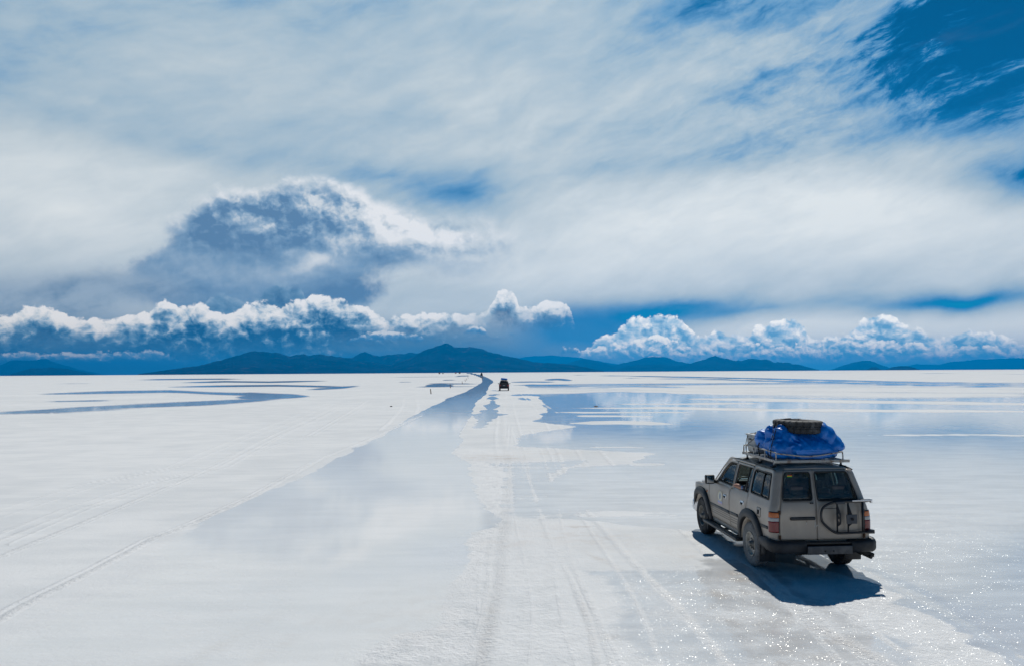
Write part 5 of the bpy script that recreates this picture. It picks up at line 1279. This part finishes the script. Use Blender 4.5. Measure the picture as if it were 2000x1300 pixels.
def build_person():
    R = root('person', 'passenger in dark clothes and teal cap, bare elbow resting out of the open window', 'person', W2(-.50, .40, .98), .0713)
    # joints relative to the hips, wagon axes: x right, y forward
    V = [(0, -.02, .10), (0, -.05, .26), (.0, -.06, .42), (0, -.04, .53), (0, -.01, .60), (0, .03, .68),      # 0-5 spine, neck, head middle
         (-.16, -.03, .45), (-.27, .10, .36), (-.415, .385, .40), (-.34, .25, .37), (-.22, .14, .31),     # 6 shoulder 7 upper arm 8 elbow out of the window 9 forearm 10 wrist
         (.17, -.03, .45), (.23, .06, .25), (.20, .26, .14), (.12, .36, .12),                                 # 11-14 right arm
         (-.09, .05, .08), (-.11, .42, .10), (-.11, .48, -.25), (-.11, .58, -.27),                             # 15-18 left leg
         (.09, .05, .08), (.12, .42, .10), (.12, .48, -.25), (.12, .58, -.27),                                 # 19-22 right leg
         (0, .05, .74)]
    E_ = [(0, 1), (1, 2), (2, 3), (3, 4), (4, 5), (5, 23), (3, 6), (6, 7), (7, 8), (8, 9), (9, 10), (3, 11), (11, 12), (12, 13), (13, 14), (0, 15), (15, 16), (16, 17), (17, 18), (0, 19), (19, 20), (20, 21), (21, 22)]
    Rd = [.13, .125, .14, .10, .055, .088, .075, .052, .045, .042, .028, .075, .05, .04, .028, .09, .07, .05, .04, .09, .07, .05, .04, .075]
    skinned('body', V, E_, Rd, M['skin'], R)
    for base, dirn in (((-.22, .14, .31), Vector((.85, -.4, -.25))), ((.12, .36, .12), Vector((-.4, .9, -.1)))):
        b = Vector(base); d = dirn.normalized(); sdv = d.cross(Vector((0, 0, 1))).normalized()
        V, E_, Rd = [b, b + d * .05], [(0, 1)], [.026, .034]
        for k, (o_, L) in enumerate(((-.030, .062), (-.010, .075), (.010, .070), (.030, .056))):
            i = len(V); V += [b + d * .085 + sdv * o_, b + d * (.085 + L * .5) + sdv * o_ * 1.1 - Vector((0, 0, .008)), b + d * (.085 + L * .85) + sdv * o_ * 1.1 - Vector((0, 0, .03))]
            E_ += [(1, i), (i, i + 1), (i + 1, i + 2)]; Rd += [.0095, .0085, .0075]
        i = len(V); V += [b + d * .045 + sdv * .045, b + d * .085 + sdv * .065 - Vector((0, 0, .012))]; E_ += [(1, i), (i, i + 1)]; Rd += [.011, .009]
        skinned('hand', V, E_, Rd, M['skin'], R, sub=1)
    # shirt over the trunk and upper arms
    V = [(0, -.02, .06), (0, -.05, .26), (0, -.06, .42), (0, -.045, .51), (-.16, -.03, .45), (-.26, .08, .37), (-.31, .16, .372), (.17, -.03, .45), (.23, .06, .25), (.21, .20, .17)]
    skinned('shirt', V, [(0, 1), (1, 2), (2, 3), (3, 4), (4, 5), (5, 6), (3, 7), (7, 8), (8, 9)], [.15, .145, .16, .10, .09, .068, .06, .09, .062, .05], M['darkcloth'], R)
    skinned('sleeve_cuff', [(-.335, .20, .375), (-.305, .12, .372)], [(0, 1)], [.052, .056], M['bluecloth'], R, sub=1)
    V = [(-.09, .02, .07), (-.11, .42, .10), (-.11, .48, -.22)]
    for sg in (-1, 1): skinned('trousers', [(-sg * v[0], v[1], v[2]) for v in V], [(0, 1), (1, 2)], [.105, .08, .06], M['darkcloth'], R, sub=1)
    def ell(name, c, r, mat, cut=None):
        bm = bmesh.new(); bmesh.ops.create_uvsphere(bm, u_segments=24, v_segments=16, radius=1)
        for v in bm.verts: v.co = Vector((v.co.x * r[0], v.co.y * r[1], v.co.z * r[2]))
        if cut is not None: bmesh.ops.delete(bm, geom=[v for v in bm.verts if v.co.z < cut(v.co)], context='VERTS')
        for v in bm.verts: v.co += Vector(c)
        for f in bm.faces: f.smooth = True
        me = D.meshes.new(name); bm.to_mesh(me); bm.free(); return link(name, me, R, mat)
    ell('hair', (0, .015, .70), (.098, .115, .125), M['hair'], lambda p: -.09 if p.y < .03 else .04)
    ell('cap', (0, .025, .715), (.102, .118, .118), M['teal'], lambda p: .028)
    mb = MB(); mb.box((0, .155, .735), (.13, .09, .012), (-.15, 0, 0), .005); mb.build('cap_peak', M['teal'], R)
    for sg in (-1, 1):
        ell('ear', (sg * .088, .03, .69), (.012, .022, .03), M['skin']); 
        ell('eye', (sg * .034, .112, .705), (.014, .010, .010), M['chrome'])
    mb = MB(); mb.tube([(0, .108, .715), (0, .136, .675), (0, .118, .665)], .013, 8, smooth_pts=1); mb.build('nose', M['skin'], R)
    mb = MB(); mb.tube([(-.026, .108, .640), (0, .118, .638), (.026, .108, .640)], .007, 6, smooth_pts=1); mb.build('mouth', M['rust'], R)
build_person()

# ------------------------------------------------------------------ vehicles farther out
def suv(name, label, cat, loc, rz=0, paint=None, load='tarp', scale=1.0, h=1.0, detail=True, group=None):
    R = root(name, label, cat, loc, rz, group); R.scale = (scale, scale, scale * h)
    def sec(y, z0, zb, zt, wb, wt, w0):
        return [Vector(p) for p in ((-w0, y, z0), (-wb, y, z0 + .12), (-wb, y, zb - .08), (-wb * .975, y, zb), (-wt, y, zt - .06), (-wt + .10, y, zt), (wt - .10, y, zt), (wt, y, zt - .06), (wb * .975, y, zb), (wb, y, zb - .08), (wb, y, z0 + .12), (w0, y, z0))]
    mb = MB()
    rows = [sec(-.95, .48, 1.14, 1.30, .86, .80, .78), sec(-.985, .42, 1.15, 1.40, .90, .80, .82), sec(-.90, .40, 1.15, 1.68, .92, .72, .84), sec(-.74, .40, 1.15, 1.84, .93, .67, .84), sec(-.4, .40, 1.16, 1.87, .93, .67, .84), sec(1.1, .40, 1.16, 1.87, .93, .67, .84), sec(1.45, .40, 1.16, 1.82, .93, .66, .84),
            sec(2.1, .40, 1.15, 1.22, .93, .80, .84), sec(3.2, .42, 1.06, 1.10, .92, .76, .84), sec(3.6, .46, .95, 1.0, .86, .66, .78)]
    mb.grid(rows, close_v=True, caps=True)
    mb.build('body', paint, R, bev=.02)
    for sg in (-1, 1):
        for y in (0, 2.75):
            mb = MB(); mb.lathe([(-.12, .0), (-.12, .30), (-.10, .37), (.10, .37), (.12, .30), (.12, .0)], (sg * .80, y, .37), 'x', 24); mb.build('wheel', M['rubber'], R)
    mb = MB(); mb.grid([[Vector((x * (1 - .10 * v), -.965 + .215 * v - .012, 1.22 + .55 * v)) for x in np.linspace(-.70, .70, 5)] for v in np.linspace(0, 1, 4)]); mb.build('rear_window', M['seal'], R, solid=.01)
    for sg in (-1, 1):
        mb = MB(); mb.box((sg * .76, -.985, 1.0), (.24, .06, .24), None, .02); mb.build('tail_light', D.materials['lens_red_far'], R)
        mb = MB(); mb.grid([[Vector((sg * (.925 - .22 * v), y, 1.2 + .52 * v)) for y in (-.5, .9, 1.45 + .25 * (1 - v))] for v in (0, 1)]); mb.build('side_window', M['seal'], R, solid=.01)
        mb = MB(); mb.box((sg * 1.07, 1.65, 1.28), (.18, .08, .16), None, .03); mb.box((sg * .97, 1.66, 1.25), (.12, .04, .05)); mb.build('wing_mirror', M['plastic'], R)
    mb = MB(); mb.box((0, -1.03, .58), (1.84, .18, .22), None, .05); mb.build('rear_bumper', M['plastic'], R)
    if detail:
        mb = MB(); mb.box((0, -1.0, .98), (.36, .02, .13), None, .004); mb.build('number_plate', M['white_lens'], R)
        mb = MB()
        for x in (-.6, .6): mb.tube([(x, -.5, 1.93), (x, 1.0, 1.93)], .02, 6)
        for y in (-.5, .25, 1.0): mb.tube([(-.6, y, 1.93), (.6, y, 1.93)], .02, 6)
        for x in (-.6, .6):
            for y in (-.45, .95): mb.tube([(x, y, 1.85), (x, y, 1.93)], .02, 6)
        mb.build('roof_rack', M['seal'], R)
    return R
def lump(name, label, cat, base, dims, mat, seed, rz=0, group=None):
    bm = bmesh.new(); bmesh.ops.create_icosphere(bm, subdivisions=4, radius=1)
    for v in bm.verts:
        p = v.co.copy(); q = Vector([math.copysign(abs(c) ** .7, c) for c in p]); k = 1 + .14 * mn.noise(p * 2.1 + Vector((seed, 0, 0))) + .07 * mn.noise(p * 5 + Vector((0, seed, 0)))
        v.co = Vector((q.x * dims[0] * k, q.y * dims[1] * k, max(0, q.z * dims[2] * k * .5 + dims[2] * .5)))
    for f in bm.faces: f.smooth = True
    me = D.meshes.new(name); bm.to_mesh(me); bm.free(); o = link(name, me, None, mat); o.location = base; o.rotation_euler = (0, 0, rz); return tag(o, label, cat, group)
pmat('lens_red_far', (.50, .03, .02), .3, coat=.3)
darkp = pmat('dark_car_paint', (.022, .026, .026), .35, .2, .5, 3, .5, (.06, .055, .05), zdust=(.2, .9, (.13, .11, .095), .5))
def gp(px, py, dist=None):
    """point on the salt under a photograph pixel, with the earth's curve"""
    if dist is None:
        g = ground_at(px, py); dist = math.hypot(g.x, g.y)
        for _ in range(20):
            d = pxdir(px, py); dist = (CAM_H + dist * dist / (2 * RE)) / (-d.z) * math.hypot(d.x, d.y)
    d = pxdir(px, py); a = math.atan2(d.x, d.y)
    return Vector((math.sin(a) * dist, math.cos(a) * dist, -dist * dist / (2 * RE)))
p = gp(984.5, 760.6, 148)
suv('off_road_car', 'dark off-road car with blue roof load driving away beside the water channel', 'car', p, -.0, darkp, scale=1.04)
lump('roof_load', 'small blue tarpaulin load on the roof of the dark off-road car', 'tarpaulin', p + Vector((-.18, .05, 2.03)), (.44, .6, .44), M['tarp'], 3)
lump('roof_load', 'lower blue bag at the right on the roof of the dark off-road car', 'tarpaulin', p + Vector((.36, .1, 2.03)), (.30, .6, .36), M['tarp'], 8)
p = gp(940.5, 731, 640)
suv('off_road_car', 'tiny black car far ahead where the water channel bends', 'car', p, .02, darkp, detail=False, scale=1.1)
lump('roof_load', 'black load on the roof of the tiny far car at the channel bend', 'luggage', p + Vector((0, .3, 2.03)), (.62, .9, .85), M['seal'], 4)
for px, dd, col, lb, hh in [(858.5, 1500, (.05, .03, .025), 'dark brown vehicle, leftmost of the specks on the horizon', 1.75), (865.3, 1600, (.45, .47, .38), 'pale vehicle on the horizon just right of the dark brown one', 1.3),
                        (890.3, 1700, (.30, .05, .07), 'reddish vehicle on the horizon left of a black one', 1.6), (898, 1500, (.012, .012, .014), 'black loaded vehicle on the horizon, rightmost of the far specks', 2.0)]:
    suv('distant_vehicle', lb, 'vehicle', gp(px, 728, dd), .3, pmat('far_paint', col, .5), detail=False, scale=1.15, h=hh)
# ------------------------------------------------------------------ marker stakes and litter on the flat
def stake(bx, by, tx, label):
    b = gp(bx, by); dist = math.hypot(b.x, b.y)
    mb = MB(); H = .86
    lean = (tx - bx) * dist / FOC
    rings = []
    for k in range(7):
        t = k / 6; w = .085 * (1 - .25 * t); c = Vector((lean * t, .01 * math.sin(t * 5), -.04 + (H + .04) * t))
        rings.append([c + Vector((w * math.cos(a) * (1 + .15 * math.sin(3 * a + k)), w * math.sin(a), 0)) for a in np.linspace(0, 2 * PI, 9)[:-1]])
    mb.grid(rings, close_v=True, caps=True)
    o = mb.build('marker_stake', M['wood'], None); o.location = b; tag(o, label, 'stake', 'wooden stakes along the left of the channel')
for a in [(841.7, 768.6, 840.9, 'nearest and tallest looking wooden stake left of the channel'), (879.7, 756.9, 879.2, 'second wooden stake from the near end, by the dark puddle'),
          (903, 749.5, 902.6, 'third wooden stake from the near end of the row'), (908.6, 744.6, 908.4, 'fourth wooden stake from the near end of the row'),
          (911.7, 741.8, 911.4, 'fifth wooden stake from the near end of the row'), (914.9, 738.2, 913.9, 'leaning sixth wooden stake, near end of the far cluster'),
          (913.9, 735.6, 913.3, 'leaning seventh wooden stake in the far cluster'), (912.9, 733.2, 912.4, 'farthest wooden stake of the row, left of the channel')]:
    stake(*a)
lump('dark_stone', 'small dark lump alone on the white salt left of the channel', 'stone', gp(764, 793.5), (.13, .10, .09), M['mud'], 6)
lump('dark_stone', 'tiny brown lump on a salt streak in the flooded area right of the track', 'stone', gp(1164, 793), (.20, .12, .07), M['wood'], 12)
